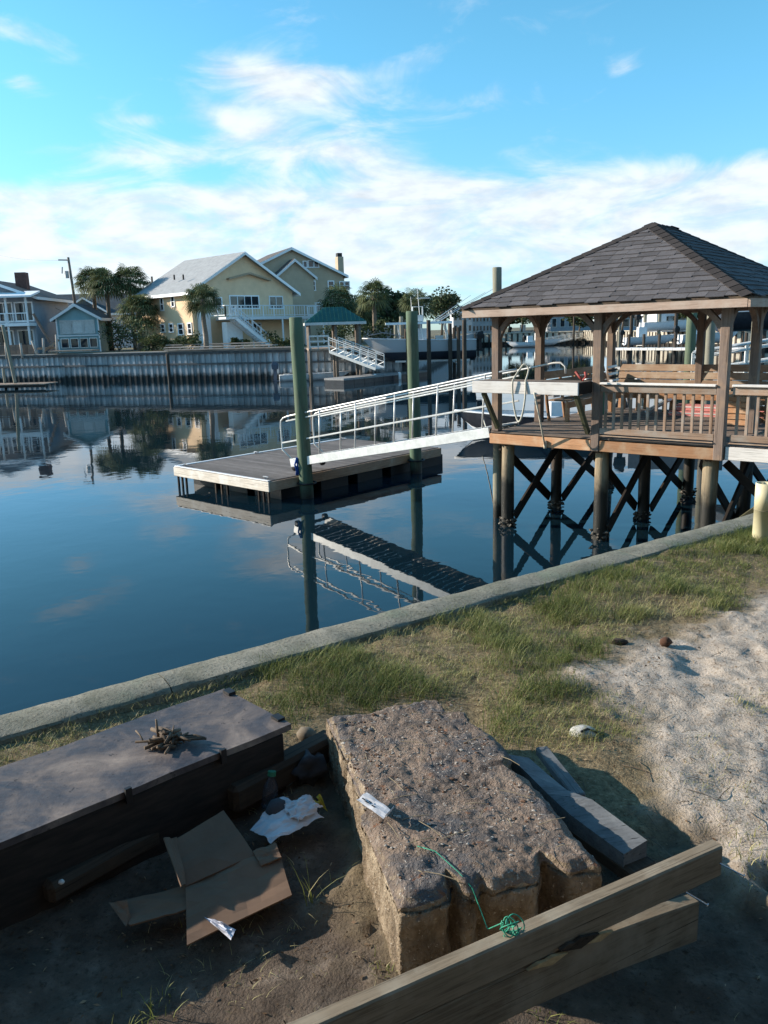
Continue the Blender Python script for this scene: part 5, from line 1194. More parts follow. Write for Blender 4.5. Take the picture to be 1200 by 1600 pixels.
# palms
def palm_px(px, py, y, cr, label, seed, **k): p = Y(px, py, y); return palm('palm_tree', label, (p.x, p.y, LZ), p.z-LZ, cr, seed, 'palms on the far bank', **k)
palm_px(145, 440, 90, 2.25, 'leftmost of the three tall palms beside the utility pole', 1); palm_px(165, 443, 88, 2.3, 'middle one of the three tall palms beside the utility pole', 2); palm_px(202, 441, 89, 2.45, 'rightmost tall palm left of the yellow house', 3)
palm_px(216, 487, 84, 2.5, 'low drooping palm at the left corner of the yellow house', 4); palm_px(316, 467, 74, 1.9, 'dark palm standing before the front corner of the yellow house', 5)
palm_px(529, 472, 84, 2.3, 'low palm behind the green roofed pavilion', 6); palm_px(584, 462, 78, 1.9, 'slim palm right of the green roofed pavilion', 7); palm_px(650, 474, 82, 2.0, 'palm behind the big boat on the lift', 8); palm_px(562, 482, 90, 2.0, 'shaggy palm between the pavilion roof and the slim palm', 9)
# bushes
def bush_px(px, y, r, label, seed, **k): p = Y(px, 520, y); return bush('bush', label, (p.x, p.y, LZ), r, seed, group=None, **k)
bush_px(183, 83, (2.2, 1.6, 1.8), 'dark round bush right of the teal shed', 31); bush_px(214, 80, (1.9, 1.5, 1.5), 'pale green loose bush below the low palm', 32, mat=PALEL); bush_px(238, 79, (1.5, 1.2, .9), 'low dark hedge bush left of the yellow house corner', 33); bush_px(262, 78, (1.5, 1.2, .8), 'low dark hedge bush under the lit yellow wall', 34)
bush_px(296, 76.5, (1.4, 1., 1.0), 'dark shrub at the foot of the dark palm', 35); bush_px(436, 77, (1.6, .8, .7), 'dark hedge under the balcony near its right end', 36); bush_px(372, 79, (.8, .7, .6), 'dark shrub under the white stairs', 37); bush_px(168, 88, (1.8, 1.5, 2.0), 'pale loose bush behind the teal shed', 38, mat=PALEL)
for k, (px, y, h, r, lab) in enumerate(((612, 100, 6.0, 2.6, 'dark tree left of the lift boat top'), (560, 104, 5.6, 3.0, 'dark tree behind the slim palm'), (690, 150, 8.2, 4.0, 'far tree behind the rods of the lift boat'), (630, 120, 6.3, 3.4, 'dark tree behind the bow of the lift boat'))):
    p = Y(px, 515, y); tree('broadleaf_tree', lab, (p.x, p.y, LZ), h, (r, r, h*.36), 50+k)
bush_px(515, 73, (2.6, 1.4, 1.6), 'dark hedge seen under the green pavilion roof', 39); bush_px(590, 74, (2.4, 1.2, 1.2), 'dark hedge between the pavilion and the bow of the lift boat', 40); bush_px(560, 76, (2., 1.2, 1.7), 'dark shrub right behind the far gangway top', 41)
# a dark roofed house seen between the palms
p = Y(598, 515, 125); dh, P, a, b, q = house('dark_roofed_house', 'low house with dark roof between the palms behind the lift boat', (p.x-4, 125), 0, 10, 8, LZ, 6.2, 8.2, GRY_S, ROOFD, axis='w'); win(dh, P, a, 5, 4, 1.4, 1.3)
# left foreshore: ruined fence posts, driftwood, low dock
def post_px(px, y, h, label, lean=0., r=.12, mat=None): p = Y(px, 540, y); M = MB(); M.tube([(0, 0, -.3), (lean, 0, h)], [r, r*.85], 8); o = meshobj('fence_post', M.mesh('fence_post', True), mat or WOODP, None, Matrix.Translation((p.x, p.y, LZ))); return tag(o, label, 'post', 'old posts on the far bank')
for k, (px, h, ln, lab) in enumerate(((8, 1.2, .05, 'leftmost pale post before the porch house'), (33, 1.1, -.05, 'second pale post before the porch house'), (58, 1.3, -.45, 'leaning pale post by the corner of the porch house'), (67, 1.5, .1, 'upright pale post left of the driftwood'), (88, 1.8, .1, 'tall pale post right of the driftwood'))): post_px(px, 78.5, h, lab, ln, .13, plain('bleached_wood_%d' % k, (.48, .42, .36), (.32, .28, .24), 3, .9))
p0, p1 = Y(-30, 540, 80), Y(52, 540, 78.8); o = thing('old_fence', 'low brown board fence before the porch house', 'fence', (p0.x, p0.y, LZ))
for k in range(9): board('fence_board', Vector((p0.x, p0.y, LZ+.5)).lerp(Vector((p1.x, p1.y, LZ+.5)), k/9)+Vector((.02, 0, 0)), Vector((p0.x, p0.y, LZ+.5)).lerp(Vector((p1.x, p1.y, LZ+.5)), (k+1)/9), .06, .9, MAT['post'], o)
for k, (x0, y0, x1, y1, lab) in enumerate(((70, 548, 92, 531, 'pale driftwood plank leaning up to the right'), (58, 545, 90, 543, 'pale driftwood plank lying flat'), (52, 490, 78, 535, 'long dark plank leaning on the porch house corner'))):
    A_, B_ = Y(x0, y0, 79), Y(x1, y1, 79.6); tag(board('driftwood', A_, B_, .12, .22, MAT['bench'] if k < 2 else MAT['post'], None), lab, 'driftwood')
A_, B_ = Y(83, 552, 77.4), Y(150, 549, 76.6); A_.z = B_.z = LZ+.25; tag(board('driftwood_deck', A_, B_, 1.4, .16, MAT['rail'], None), 'low wooden platform on the far wall before the teal shed', 'platform')
ld_ = thing('small_dock', 'low wooden dock at the left edge under the far wall', 'dock', Y(30, 600, 73)); A_, B_ = Z(-60, 603, .35), Z(70, 600, .35); ax = (B_-A_).normalized()
for k in range(14): pA = A_.lerp(B_, k/14); pB = A_.lerp(B_, (k+.96)/14); bb = Vector((-ax.y, ax.x, 0)); board('dock_board', (pA+pB)/2, (pA+pB)/2+bb*2.2, (pB-pA).length, .08, MAT['rail'], ld_)
board('dock_beam', A_-Vector((0, 0, .14)), B_-Vector((0, 0, .14)), .12, .2, MAT['dark'], ld_)
p = Z(28, 606, 0); pile(p.x, p.y, 5.2, .14, MAT['pile_grey'], 'slim leaning piling at the low dock on the left edge', (-.6, 0))
p = Z(9, 606, 0); pile(p.x, p.y, 1.6, .12, MAT['pile_grey'], 'short piling at the low dock on the left edge')
# wall buttress pile at 267
p = Z(266, 596, 0); pile(p.x, p.y-.2, LZ-.15, .15, MAT['pile_dark'], 'dark piling standing against the far sea wall')

# ---- pavilion on the far wall with a green metal roof
GREENR = plain('green_metal_roof', (.02, .10, .085), (.012, .07, .06), 2, .35, .05, .2); t0 = Y(500, 505, 64)
pc = thing('pavilion', 'small pavilion with green metal hip roof on posts over the far water', 'pavilion', (t0.x, 64, 0)); PX = Vector((math.cos(.12), math.sin(.12), 0)); PY = Vector((-PX.y, PX.x, 0)); c0 = Y(522, 504, 65.2); pw, pd = 4.7, 3.4; ze, za = c0.z, c0.z+1.12
def pv_(s, d, z): return Vector((c0.x, c0.y, 0))+PX*s+PY*d+Zv*z
k4 = [pv_(-pw/2, -pd/2, ze), pv_(pw/2, -pd/2, ze), pv_(pw/2, pd/2, ze), pv_(-pw/2, pd/2, ze)]; r0, r1 = pv_(-.75, 0, za), pv_(.75, 0, za); M = MB()
for A_, B_, tb, ta in ((k4[0], k4[1], r1, r0), (k4[1], k4[2], r1, r1), (k4[2], k4[3], r0, r1), (k4[3], k4[0], r0, r0)): P_ = [A_, B_, tb] if tb == ta else [A_, B_, tb, ta]; M.prism(P_, (0, 0, .06))
rf = M.build('roof', GREENR, pc); 
for k in range(15):
    f = (k+.5)/15; e = k4[0].lerp(k4[1], f); s = -pw/2+pw*f; lim = min(1., (pw/2-abs(s))/(pw/2-.75)) if abs(s) > .75 else 1.; top = pv_(s, -pd/2*(1-lim), ze+(za-ze)*lim); M = MB(); M.bar(e+Zv*.08, top+Zv*.08, .05, .06); M.build('seam', GREENR, rf)
for A_, B_ in ((0, 1), (1, 2), (2, 3), (3, 0)): M = MB(); M.bar(k4[A_]-Zv*.08, k4[B_]-Zv*.08, .06, .2); M.build('fascia', MAT['offwhite'], pc)
for s in (-pw/2+.3, 0, pw/2-.5):
    for d in (-pd/2+.3, pd/2-.3): M = MB(); M.tube([pv_(s, d, -1), pv_(s, d, ze-.02)], .12, 8); M.build('post', WOODP, pc, True)
M = MB(); M.obox(pv_(-pw/2+.2, -pd/2+.2, 2.45), PX*(pw-.5), PY*(pd+1.6), Zv*.16); M.build('floor', MAT['rail'], pc)
for h in (2.75, 3.15, 3.55): M = MB(); M.bar(pv_(-pw/2+.25, -pd/2+.22, h), pv_(-.6, -pd/2+.22, h), .06, .12); M.build('rail', MAT['offwhite'], pc)
for s in (-pw/2+.3, -1.4, -.6): M = MB(); M.bar(pv_(s, -pd/2+.22, 2.6), pv_(s, -pd/2+.22, 3.6), .1, .1, up=(1, 0, 0)); M.build('rail_post', MAT['offwhite'], pc)
def gangway(name, label, p0, p1, w, h=1.05, n=6, side=None):
    o = thing(name, label, 'gangway', p0); p0, p1 = Vector(p0), Vector(p1); d = (p1-p0); s = Vector((d.y, -d.x, 0)).normalized()*w/2
    for sg in (-1, 1):
        A_, B_ = p0+s*sg, p1+s*sg; board('side_chord', A_, B_, .07, .22, MAT['alu'], o, c=.01)
        for hh in (h, h*.85, h*.45): M = MB(); M.tube([A_+Zv*hh, B_+Zv*hh], .035, 6); M.build('rail', MAT['alu'], o)
        for k in range(n+1): q_ = A_.lerp(B_, k/n); M = MB(); M.tube([q_, q_+Zv*h], .035, 6); M.build('rail_post', MAT['alu'], o)
        for k in range(n): M = MB(); M.tube([A_.lerp(B_, k/n), A_.lerp(B_, (k+1)/n)+Zv*h*.45], .025, 5); M.build('brace', MAT['alu'], o)
    M = MB(); M.bar(p0, p1, w-.1, .06); M.build('tread_deck', MAT['alu'], o); return o
gangway('gangway', 'white gangway sloping right from the green roofed pavilion', Y(522, 549, 63.), Y(594, 576, 61.), 1.3)
A_, B_ = Z(537, 592, .45), Z(668, 579, .45); o = thing('float_dock', 'long grey floating dock below the far gangway', 'dock', (A_+B_)/2); nn_ = (B_-A_).cross(Zv).normalized(); nn_ = -nn_ if nn_.y < 0 else nn_
for k in range(9): pA, pB = A_.lerp(B_, k/9), A_.lerp(B_, (k+.97)/9); M = MB(); M.obox(pA-Zv*.55, pB-pA, nn_*1.9, Zv*.42); M.build('float', DHULL, o); M = MB(); M.obox(pA-Zv*.12, pB-pA, nn_*1.95, Zv*.14); M.build('deck_panel', plain('float_deck_%d' % k, (.3, .3, .3), rough=.8), o)
for k, (px, lab) in enumerate(((586, 'left white fender on the long grey float'), (624, 'right white fender on the long grey float'))): p = Z(px, 590-3*k, .25); M = MB(); M.tube([(p.x, p.y-.25, -.05), (p.x, p.y-.25, .02), (p.x, p.y-.25, .45), (p.x, p.y-.25, .55)], [.06, .16, .16, .06], 9); tag(M.build('fender', MAT['white'], None, True), lab, 'fender')
for k, (px, py, z1, lab) in enumerate(((620, 566, 4.3, 'left dark piling of the boat lift'), (629, 568, 4.9, 'second dark piling of the boat lift'), (671, 572, 4.5, 'dark piling right of the tall green pile'), (704, 570, 4.2, 'piling under the middle of the lifted boat'), (726, 575, 4.4, 'dark piling under the motors of the lifted boat'))):
    p = Z(px, py+20, 0); pile(p.x, p.y, z1, .17, MAT['pile_grey'] if k in (0, 1) else MAT['pile_dark'], lab)
# skiff with outboard at the left of the float
p = Z(436, 596, 0); sk, tf = boat('skiff', 'low pale skiff with a grey outboard motor under the far wall', 'boat', (p.x, p.y+.4, 0), math.radians(8), 5.6, 1.7, .5, .1, GELW, GELW); outboard(sk, tf, 0, 0, .85, 1.35, plain('grey_motor', (.10, .12, .16), rough=.4))
M = MB(); M.bar(tf(1.6, 0, .3), tf(1.6, 0, 1.0), .5, .7); M.build('console', MAT['offwhite'], sk); M = MB(); M.bar(tf(.6, -.5, .4), tf(.6, .5, .4), .5, .3); M.build('seat', MAT['offwhite'], sk)
p = Z(505, 580, .0); jn, tf = boat('jon_boat', 'small white jon boat moored behind the pale skiff', 'boat', (p.x-1, p.y+1, 0), math.radians(10), 4.4, 1.5, .6, .1, GELW, MAT['offwhite'])
# the big boat on a lift
t = MT('two_tone_hull'); z_ = t.posz(); HULL2 = t.out(t.mix(t.mr(z_, 2.05, 2.12), (.03, .036, .05), (.40, .42, .44)), .35)
LB0 = Y(742, 540, 66.5); bz = 1.7; lbz, tf = boat('lift_boat', 'large grey hulled centre console boat hanging on a lift', 'boat', (LB0.x, 66.5, bz), math.radians(180), 8.6, 2.6, 1.25, .45, HULL2, GELW)
for y_ in (-.75, -.25, .25, .75): outboard(lbz, tf, -.05, y_, 1.15, 1.25)
M = MB(); M.bar(tf(1.9, 0, 2.62), tf(7.2, 0, 2.62), 2.2, .17); M.build('hard_top', MAT['white'], lbz)
for x_ in (2.2, 4.2, 6.0):
    for y_ in (-.85, .85): M = MB(); M.tube([tf(x_, y_, 1.1), tf(x_+.25, y_*.95, 2.6)], .045, 6); M.build('top_support', MAT['alu'], lbz)
M = MB(); M.bar(tf(4.4, 0, .8), tf(4.4, 0, 2.2), 1.5, 1.3); M.build('console', MAT['white'], lbz); M = MB(); M.bar(tf(5.12, 0, 1.5), tf(5.02, 0, 2.4), 1.3, .05); M.build('windscreen', MAT['glass'], lbz); M = MB(); M.bar(tf(2.9, -.7, 1.2), tf(2.9, .7, 1.2), .6, .8); M.build('helm_seat', MAT['offwhite'], lbz)
M = MB(); M.tube([tf(8.6, 0, 1.75), tf(7.4, -.8, 1.95), tf(5.8, -1.2, 1.6)], .03, 6); M.tube([tf(8.6, 0, 1.75), tf(7.4, .8, 1.95), tf(5.8, 1.2, 1.6)], .03, 6); M.build('bow_rail', MAT['steel'], lbz)
for k, (x0, y0, dx_, dz_) in enumerate(((3.2, -.9, -4.2, 2.2), (3.0, .9, -4.6, 2.5), (3.4, -.8, -3.2, 2.0), (4.4, .3, .2, 2.6), (5.0, -.3, .1, 2.0))): M = MB(); M.tube([tf(x0, y0, 2.7), tf(x0+dx_, y0*1.3, 2.7+dz_)], [.04, .015], 5); M.build('outrigger' if k < 3 else 'antenna', MAT['alu'], lbz)
M = MB(); M.bar(tf(4.6, -.6, 3.0), tf(4.6, .6, 3.0), .8, .5); M.build('upper_station', MAT['offwhite'], lbz); M = MB()
for y_ in (-.6, .6): M.tube([tf(4.2, y_, 2.7), tf(4.2, y_, 3.9), tf(5.0, y_, 3.9), tf(5.0, y_, 2.7)], .03, 6)
M.build('tower_frame', MAT['alu'], lbz); M = MB(); M.bar(tf(3.6, 0, 4.55), tf(4.6, 0, 4.55), .9, .06); M.build('tower_top', MAT['alu'], lbz)
lf_ = thing('boat_lift', 'cradle beams of the lift under the large grey boat', 'boat lift', (LB0.x-4, 66.5, bz))
for x_ in (1.5, 5.5): M = MB(); M.bar(tf(x_, -1.9, -.5), tf(x_, 1.9, -.5), .2, .25); M.build('cradle_beam', MAT['white'], lf_)
for y_ in (-.6, .6): M = MB(); M.bar(tf(.5, y_, -.36), tf(6.5, y_, -.36), .2, .14); M.build('bunk', MAT['offwhite'], lf_)
for x_ in (1.5, 5.5):
    for y_ in (-1.8, 1.8): M = MB(); M.tube([tf(x_, y_, -3.4), tf(x_, y_, 2.2)], .15, 8); M.build('lift_post', MAT['pile_dark'], lf_)
# second gangway and piles just behind the gazebo
gangway('gangway', 'second white gangway seen through the right half of the gazebo', (9.6, 25.0, 2.02-.15), (16.5, 22.2, 3.05), 1.2, 1.05, 5)
M = MB(); o = thing('float_dock', 'low float at the foot of the second gangway behind the gazebo', 'dock', (9.0, 26.5, .3)); M.obox((7.6, 24.6, -.2), (2.6, -.8, 0), (1.0, 3.2, 0), (0, 0, .75)); M.build('float', GELG, o)
for k, (px, py, y, z1, r, m, lab) in enumerate(((1076, 588, 27, 4.1, .17, 'pile_green', 'greenish piling seen between the back posts of the gazebo'), (1106, 588, 24, 4.3, .15, 'pile_grey', 'grey piling right of the back middle gazebo post'), (1178, 560, 27, 4.4, .15, 'pile_grey', 'pale piling at the right side of the gazebo view'))):
    p = Y(px, py, y); pile(p.x, p.y, z1, r, MAT[m], lab)

# ---- far right shore seen under the gazebo roof
RZ = 2.4
def far_bank(pts): M = MB(); M.face([(x, y, RZ) for x, y in pts]); return M
rs = [(20.5, 178.4), (42, 168), (44, 130), (48, 108), (70, 100), (420, 180), (420, 700), (20.5, 700)]
tag(far_bank(rs).build('right_far_ground', LAWN), 'lawn of the far right bank', None, None, 'structure')
fr = thing('far_seawall', 'pale timber sea wall along the far right bank', 'sea wall', (34, 173, 0)); BULK = plain('pale_bulkhead', (.50, .46, .38), (.34, .31, .25), 2, .9)
for i in range(4):
    A_, B_ = Vector((*rs[i], 0)), Vector((*rs[i+1], 0)); n = max(3, int((B_-A_).length/1.25)); d = (B_-A_)/n
    board('cap', A_+Zv*(RZ+.05), B_+Zv*(RZ+.05), .6, .16, BULK, fr)
    for k in range(n): board('wall_panel', A_+d*k+Zv*(RZ/2+.3), A_+d*(k+.8)+Zv*(RZ/2+.3), .25, RZ-.6, BULK, fr); board('fender_pile', A_+d*(k+.9)+Zv*-.8, A_+d*(k+.9)+Zv*(RZ-.1), .4, .4, MAT['pile_dark'], fr, up=d)
    board('back_wall', A_+Zv*.3, B_+Zv*.3, .12, 3.6, MAT['dark'], fr)
def fh(x0, x1, ytop, yeave, y, label, mat, roofm, axis='w', wins=4, rows=2):
    p0, p1 = Y(x0, yeave, y), Y(x1, yeave, y); pr_ = Y(x0, ytop, y+4).z; o, P, a, b, q = house('far_house', label, (p0.x, y), 0, p1.x-p0.x, 9, RZ, p0.z, max(pr_, p0.z+.8), mat, roofm, axis=axis, ov=.3)
    w = (p1.x-p0.x)/wins; hh = (p0.z-RZ)/rows
    for r in range(rows):
        for k in range(wins): win(o, P, a, w*(k+.22), RZ+hh*r+hh*.3, w*.5, hh*.5, frame=MAT['offwhite'], fw=.1)
    return o
fh(708, 738, 482, 488, 182, 'pale boxy far house left of the gazebo roof', WHT_S, ROOFG, wins=4); fh(738, 770, 487, 492, 190, 'white far house with rows of windows at the left gazebo post', WHT_S, ROOFG, wins=6)
fh(860, 925, 488, 493, 176, 'long far house with pale awning seen past the left gazebo post', GRY_S, MAT['white'], rows=1, wins=5); fh(1035, 1100, 484, 492, 118, 'bright white far house seen through the right gazebo bay', WHT_S, ROOFG, wins=5)
fh(955, 1020, 487, 495, 150, 'dark far house behind the docks in the right gazebo bay', BLU_S, ROOFD, wins=4, rows=1)
for k, (px, y, h, r, lab) in enumerate(((695, 176, 8.2, 4, 'far tree left of the gazebo roof tip'), (815, 180, 7.0, 5.0, 'wide far tree seen left of the second gazebo post'), (835, 181, 6.6, 4.2, 'dark far tree behind the second gazebo post'), (795, 186, 7.2, 4, 'far tree right of the front left gazebo post'), (905, 168, 4.6, 3.6, 'round far tree left of the middle gazebo post'), (972, 140, 6.5, 4., 'far dark tree right of the middle gazebo post'), (1010, 138, 6.0, 3.2, 'far tree over the docks in the right gazebo bay'), (1075, 112, 6.0, 2.4, 'far tree beside the bright white far house'), (1150, 110, 7.0, 4.0, 'far tree at the right gazebo post'), (990, 190, 8, 6, 'farthest wide tree behind the right gazebo bay'))):
    p = Y(px, 515, y); tree('far_tree', lab, (p.x, p.y, RZ), h, (r, r, h*.4), 80+k, n=1000, leaf=.38, group='trees on the far right bank')
for k, (px, y, z1, lab) in enumerate(((896, 165, 7.4, 'far mooring pile left of the middle gazebo post'), (849, 160, 6.3, 'far pile beside the second gazebo post'), (967, 108, 6.6, 'far pile right of the middle gazebo post'), (985, 104, 7.2, 'tall far pile second from the middle post'), (1006, 102, 6.8, 'far pile beside the white dock boat'), (1028, 100, 7.0, 'far pile in the centre of the right bay'), (1054, 98, 6.2, 'dark far pile left of the back post'), (996, 101, 4.2, 'short far pile in the right bay'))):
    p = Y(px, 550, y); pile(p.x, p.y, z1, .22, MAT['pile_grey'] if k % 3 else MAT['pile_dark'], lab, group='mooring piles of the far right docks')
gangway('gangway', 'far white gangway going down left of the middle gazebo post', Y(905, 527, 168), Y(850, 538, 160), 1.6); p = Y(828, 540, 160)
def mini(px, py, y, ang, L, label, seed): p = Y(px, py, y); o, tf = boat('far_boat', label, 'boat', (p.x, p.y, max(0, p.z)), math.radians(ang), L, L*.3, L*.13, .15, GELW, MAT['offwhite']); M = MB(); M.bar(tf(L*.35, 0, L*.1), tf(L*.35, 0, L*.32), L*.16, L*.14); M.build('console', MAT['white'], o); outboard(o, tf, 0, 0, L*.16, L*.2); return o
mini(822, 540, 155, 15, 7, 'far white boat left of the second gazebo post', 1); mini(846, 541, 150, 170, 6, 'far white boat on the water right of the second post', 2); mini(800, 524, 184, 5, 7, 'far white boat parked on the lawn', 3)
mini(1000, 517, 100, 12, 7.5, 'white boat on a far lift in the right gazebo bay', 4); mini(975, 538, 96, 5, 6, 'low white boat moored in the right gazebo bay', 5); mini(1060, 536, 92, 10, 7, 'white boat moored behind the back gazebo post', 6)
A_, B_ = Y(1000, 538, 100), Y(1056, 524, 102); board_o = board('far_gangway', A_, B_, 1.4, .35, MAT['offwhite'], None); tag(board_o, 'pale ramp rising right in the far docks', 'ramp')
p = Y(1175, 515, 60); o, tf = boat('sport_boat', 'dark hulled boat on a lift at the right edge of the gazebo view', 'boat', (p.x-2.5, 60, 3.4), 0.05, 8, 2.4, 1.0, .4, DHULL, GELW); M = MB(); M.bar(tf(3, 0, 2.2), tf(5.5, 0, 2.2), 1.8, .12); M.build('hard_top', MAT['white'], o); M = MB(); M.bar(tf(4, 0, .9), tf(4, 0, 2.1), 1.2, 1.); M.build('console', MAT['white'], o)
o = thing('far_dock', 'long pale dock in the far right basin', 'dock', (30, 95, .8)); A_, B_ = Y(960, 545, 92), Y(1180, 545, 78); 
for k in range(16): board('dock_section', A_.lerp(B_, k/16), A_.lerp(B_, (k+.95)/16), 2., .25, MAT['offwhite'], o)
for k in range(9): q_ = A_.lerp(B_, k/8.5); M = MB(); M.tube([(q_.x, q_.y, -1), (q_.x, q_.y, 2.6)], .16, 7); M.build('dock_pile', MAT['pile_dark'], o)
# ---- unseen house added behind and to the right of the viewer (its wall keeps the sky off the near faces)
NW = siding('brown_siding', (.11, .085, .065)); nh_, P, a, b, q = house('sky_block_house', 'added unseen brown sided house blocking sky behind the viewer', (9.5, -1.6), math.radians(180), 16, 9, GZ, 8.2, 10.5, NW, ROOFD, trim=MAT['post'], axis='w', ov=.5)
for s_ in (3., 8., 12.5): win(nh_, P, a, s_, GZ+1.0, 1.4, 1.5, cols=2); win(nh_, P, a, s_, GZ+3.9, 1.4, 1.5, cols=2)
# ------------------------------------------------------------------ grass, litter
def grassmat(name, c0, c1, c2):
    t = MT(name); a = t.n.new('ShaderNodeAttribute'); a.attribute_name = 'tint'
    col = t.ramp(a.outputs['Fac'], [(.0, c0), (.5, c1), (1., c2)])
    m_ = t.out(col, .6, 0, .25); tr = t.n.new('ShaderNodeBsdfTranslucent'); t.l.new(col, tr.inputs[0]); mx_ = t.n.new('ShaderNodeMixShader'); mx_.inputs[0].default_value = .3
    t.l.new(t.b.outputs[0], mx_.inputs[1]); t.l.new(tr.outputs[0], mx_.inputs[2]); t.l.new(mx_.outputs[0], t.n['Material Output'].inputs[0]); return m_
GRM = grassmat('grass_blade', (.075, .10, .022), (.19, .215, .062), (.44, .385, .205))
def blades(name, x, y, z, h, w, tint, lean, mat, label=None, par=None):
    n = len(x); a = rng.uniform(0, 2*math.pi, n); d = np.stack([np.cos(a), np.sin(a)], 1); s_ = np.stack([-d[:, 1], d[:, 0]], 1)
    ln = h*lean*rng.uniform(.3, 1.4, n); ctr = np.stack([x, y], 1); V_ = np.zeros((n, 7, 3))
    for k, (f, wf) in enumerate(((0, 1.), (.4, .85), (.75, .5))):
        o = ctr+d*(ln*f**1.9)[:, None]; zz = z+h*(f-.35*lean*f*f*.6)
        V_[:, 2*k, :2] = o+s_*(w*wf/2)[:, None]; V_[:, 2*k+1, :2] = o-s_*(w*wf/2)[:, None]; V_[:, 2*k, 2] = zz; V_[:, 2*k+1, 2] = zz
    V_[:, 6, :2] = ctr+d*ln[:, None]; V_[:, 6, 2] = z+h*(1-.35*lean*.6)
    b = (np.arange(n)*7)[:, None]
    quads = np.concatenate([b+np.array([[0, 1, 3, 2]]), b+np.array([[2, 3, 5, 4]])], 1).reshape(-1, 4); tris = b+np.array([[4, 5, 6]])
    me = bpy.data.meshes.new(name); me.vertices.add(n*7); me.vertices.foreach_set('co', V_.reshape(-1).astype(np.float32))
    li = np.concatenate([quads.reshape(-1), tris.reshape(-1)]).astype(np.int32); me.loops.add(len(li)); me.loops.foreach_set('vertex_index', li)
    tot = np.concatenate([np.full(len(quads), 4), np.full(len(tris), 3)]).astype(np.int32); st = np.concatenate([[0], np.cumsum(tot)[:-1]]).astype(np.int32)
    me.polygons.add(len(tot)); me.polygons.foreach_set('loop_start', st); me.polygons.foreach_set('loop_total', tot); me.update(calc_edges=True)
    at = me.attributes.new('tint', 'FLOAT', 'POINT'); at.data.foreach_set('value', np.repeat(tint, 7).astype(np.float32))
    o = meshobj(name, me, mat, par)
    if label: tag(o, label, None, None, 'stuff')
    return o
GRASSP = [Z(*p, GZ) for p in ((-60, 1190), (250, 1080), (500, 1010), (760, 920), (960, 880), (1120, 825), (1330, 800), (1330, 930), (1200, 905), (1105, 960), (985, 985), (935, 1000), (905, 1030), (860, 1060), (905, 1085), (985, 1100), (965, 1160), (900, 1180), (830, 1170), (770, 1150), (730, 1085), (640, 1095), (500, 1108), (455, 1135), (350, 1078), (200, 1130), (-60, 1220))]
def scatter(n, box, dens):
    x = rng.uniform(box[0], box[1], n); y = rng.uniform(box[2], box[3], n); k = rng.random(n) < dens(x, y); return x[k], y[k]
BXG = (-1.7, 4.6, 2.3, 8.2)
def gd(x, y):
    d = capdist(x, y); m = soft(GRASSP, x, y, .06, 6., .25); cl_ = sstep(.36, .60, fbm(x*5, y*5, 4)); cl2 = sstep(.3, .62, fbm(x*16+5, y*16, 3))
    far = sstep(6.2, 7.2, y)*(d > .25)
    return np.clip(np.maximum(m, far*.8)*(.3+.85*cl_)*(.38+.8*cl2), 0, 1)*(d > .10)
x, y = scatter(620000, BXG, gd); d = capdist(x, y)
keep = (d > .235) | (rng.random(len(x)) < .22*sstep(.10, .25, d)); x, y = x[keep], y[keep]
big = fbm(x*2.2+3, y*2.2, 3); tall = sstep(.40, .62, fbm(x*3+9, y*3, 3))
h = (.022+.05*tall+.012*rng.random(len(x)))*rng.uniform(.5, 1.3, len(x)); w = rng.uniform(.0012, .0026, len(x))*(1+.10*np.maximum(0, y-3))
tint = np.clip(.48-.40*tall+rng.normal(.08, .22, len(x))+(.5-big)*.9, 0, 1)
zz = ground_h(x, y)-.003; zz = np.where(capdist(x, y) < .26, GZ+.0, zz)
blades('grass', x, y, zz, h, w, tint, .9, GRM, 'tufted green and straw coloured grass along the sea wall')
# sparse dry blades over sand and hollow
def gd2(x, y):
    s_ = soft(SANDP, x, y); d = capdist(x, y); return np.clip(sstep(.50, .68, fbm(x*2.6+20, y*2.6+2, 4))*(.35+.5*s_), 0, 1)*(d > .28)*.5
x, y = scatter(130000, (-1.6, 3.2, 1.0, 5.2), gd2); zz = ground_h(x, y)-.002
hid = inpoly(x, y, [FL_, FR_, NR_, NL_]) | inpoly(x, y, [A, B, B+ldir*LB, A+ldir*LB]); x, y, zz = x[~hid], y[~hid], zz[~hid]
blades('dry_grass', x, y, zz, rng.uniform(.008, .035, len(x)), rng.uniform(.001, .0022, len(x)), np.clip(rng.normal(.8, .2, len(x)), 0, 1), 1.3, GRM, 'sparse dry grass blades over the sand')
def tuft(px, py, n, h0, label, tn=.35, spread=.02):
    c = Z(px, py, GZ); x = c.x+rng.normal(0, spread, n); y = c.y+rng.normal(0, spread, n); z = ground_h(x, y)-.004
    o = thing('grass_tuft', label, 'grass tuft', (c.x, c.y, float(z.mean())))
    tag(blades('blade', x, y, z, h0*rng.uniform(.5, 1.2, n), rng.uniform(.002, .0042, n), np.clip(rng.normal(tn, .15, n), 0, 1), .75, GRM, None, o), kind='stuff'); return o
tuft(486, 1398, 11, .12, 'long bladed grass tuft at the left foot of the big block', .5, .008)
tuft(210, 1590, 30, .06, 'thin grass tuft in the shaded sand at the bottom left', .4, .035)
tuft(235, 1545, 16, .05, 'sparse grass tuft in shaded sand below the cardboard', .4, .03)
tuft(845, 1585, 34, .045, 'low grass tuft on the ground under the beam', .4, .04)
tuft(1190, 1350, 120, .035, 'dry grass tuft at the right edge near the beam end', .75, .06)
tuft(1180, 1110, 70, .03, 'flat brown grass tuft in the sand at the right edge', .7, .05)
tuft(600, 1500, 26, .03, 'short grass tuft against the near corner of the block', .5, .03)
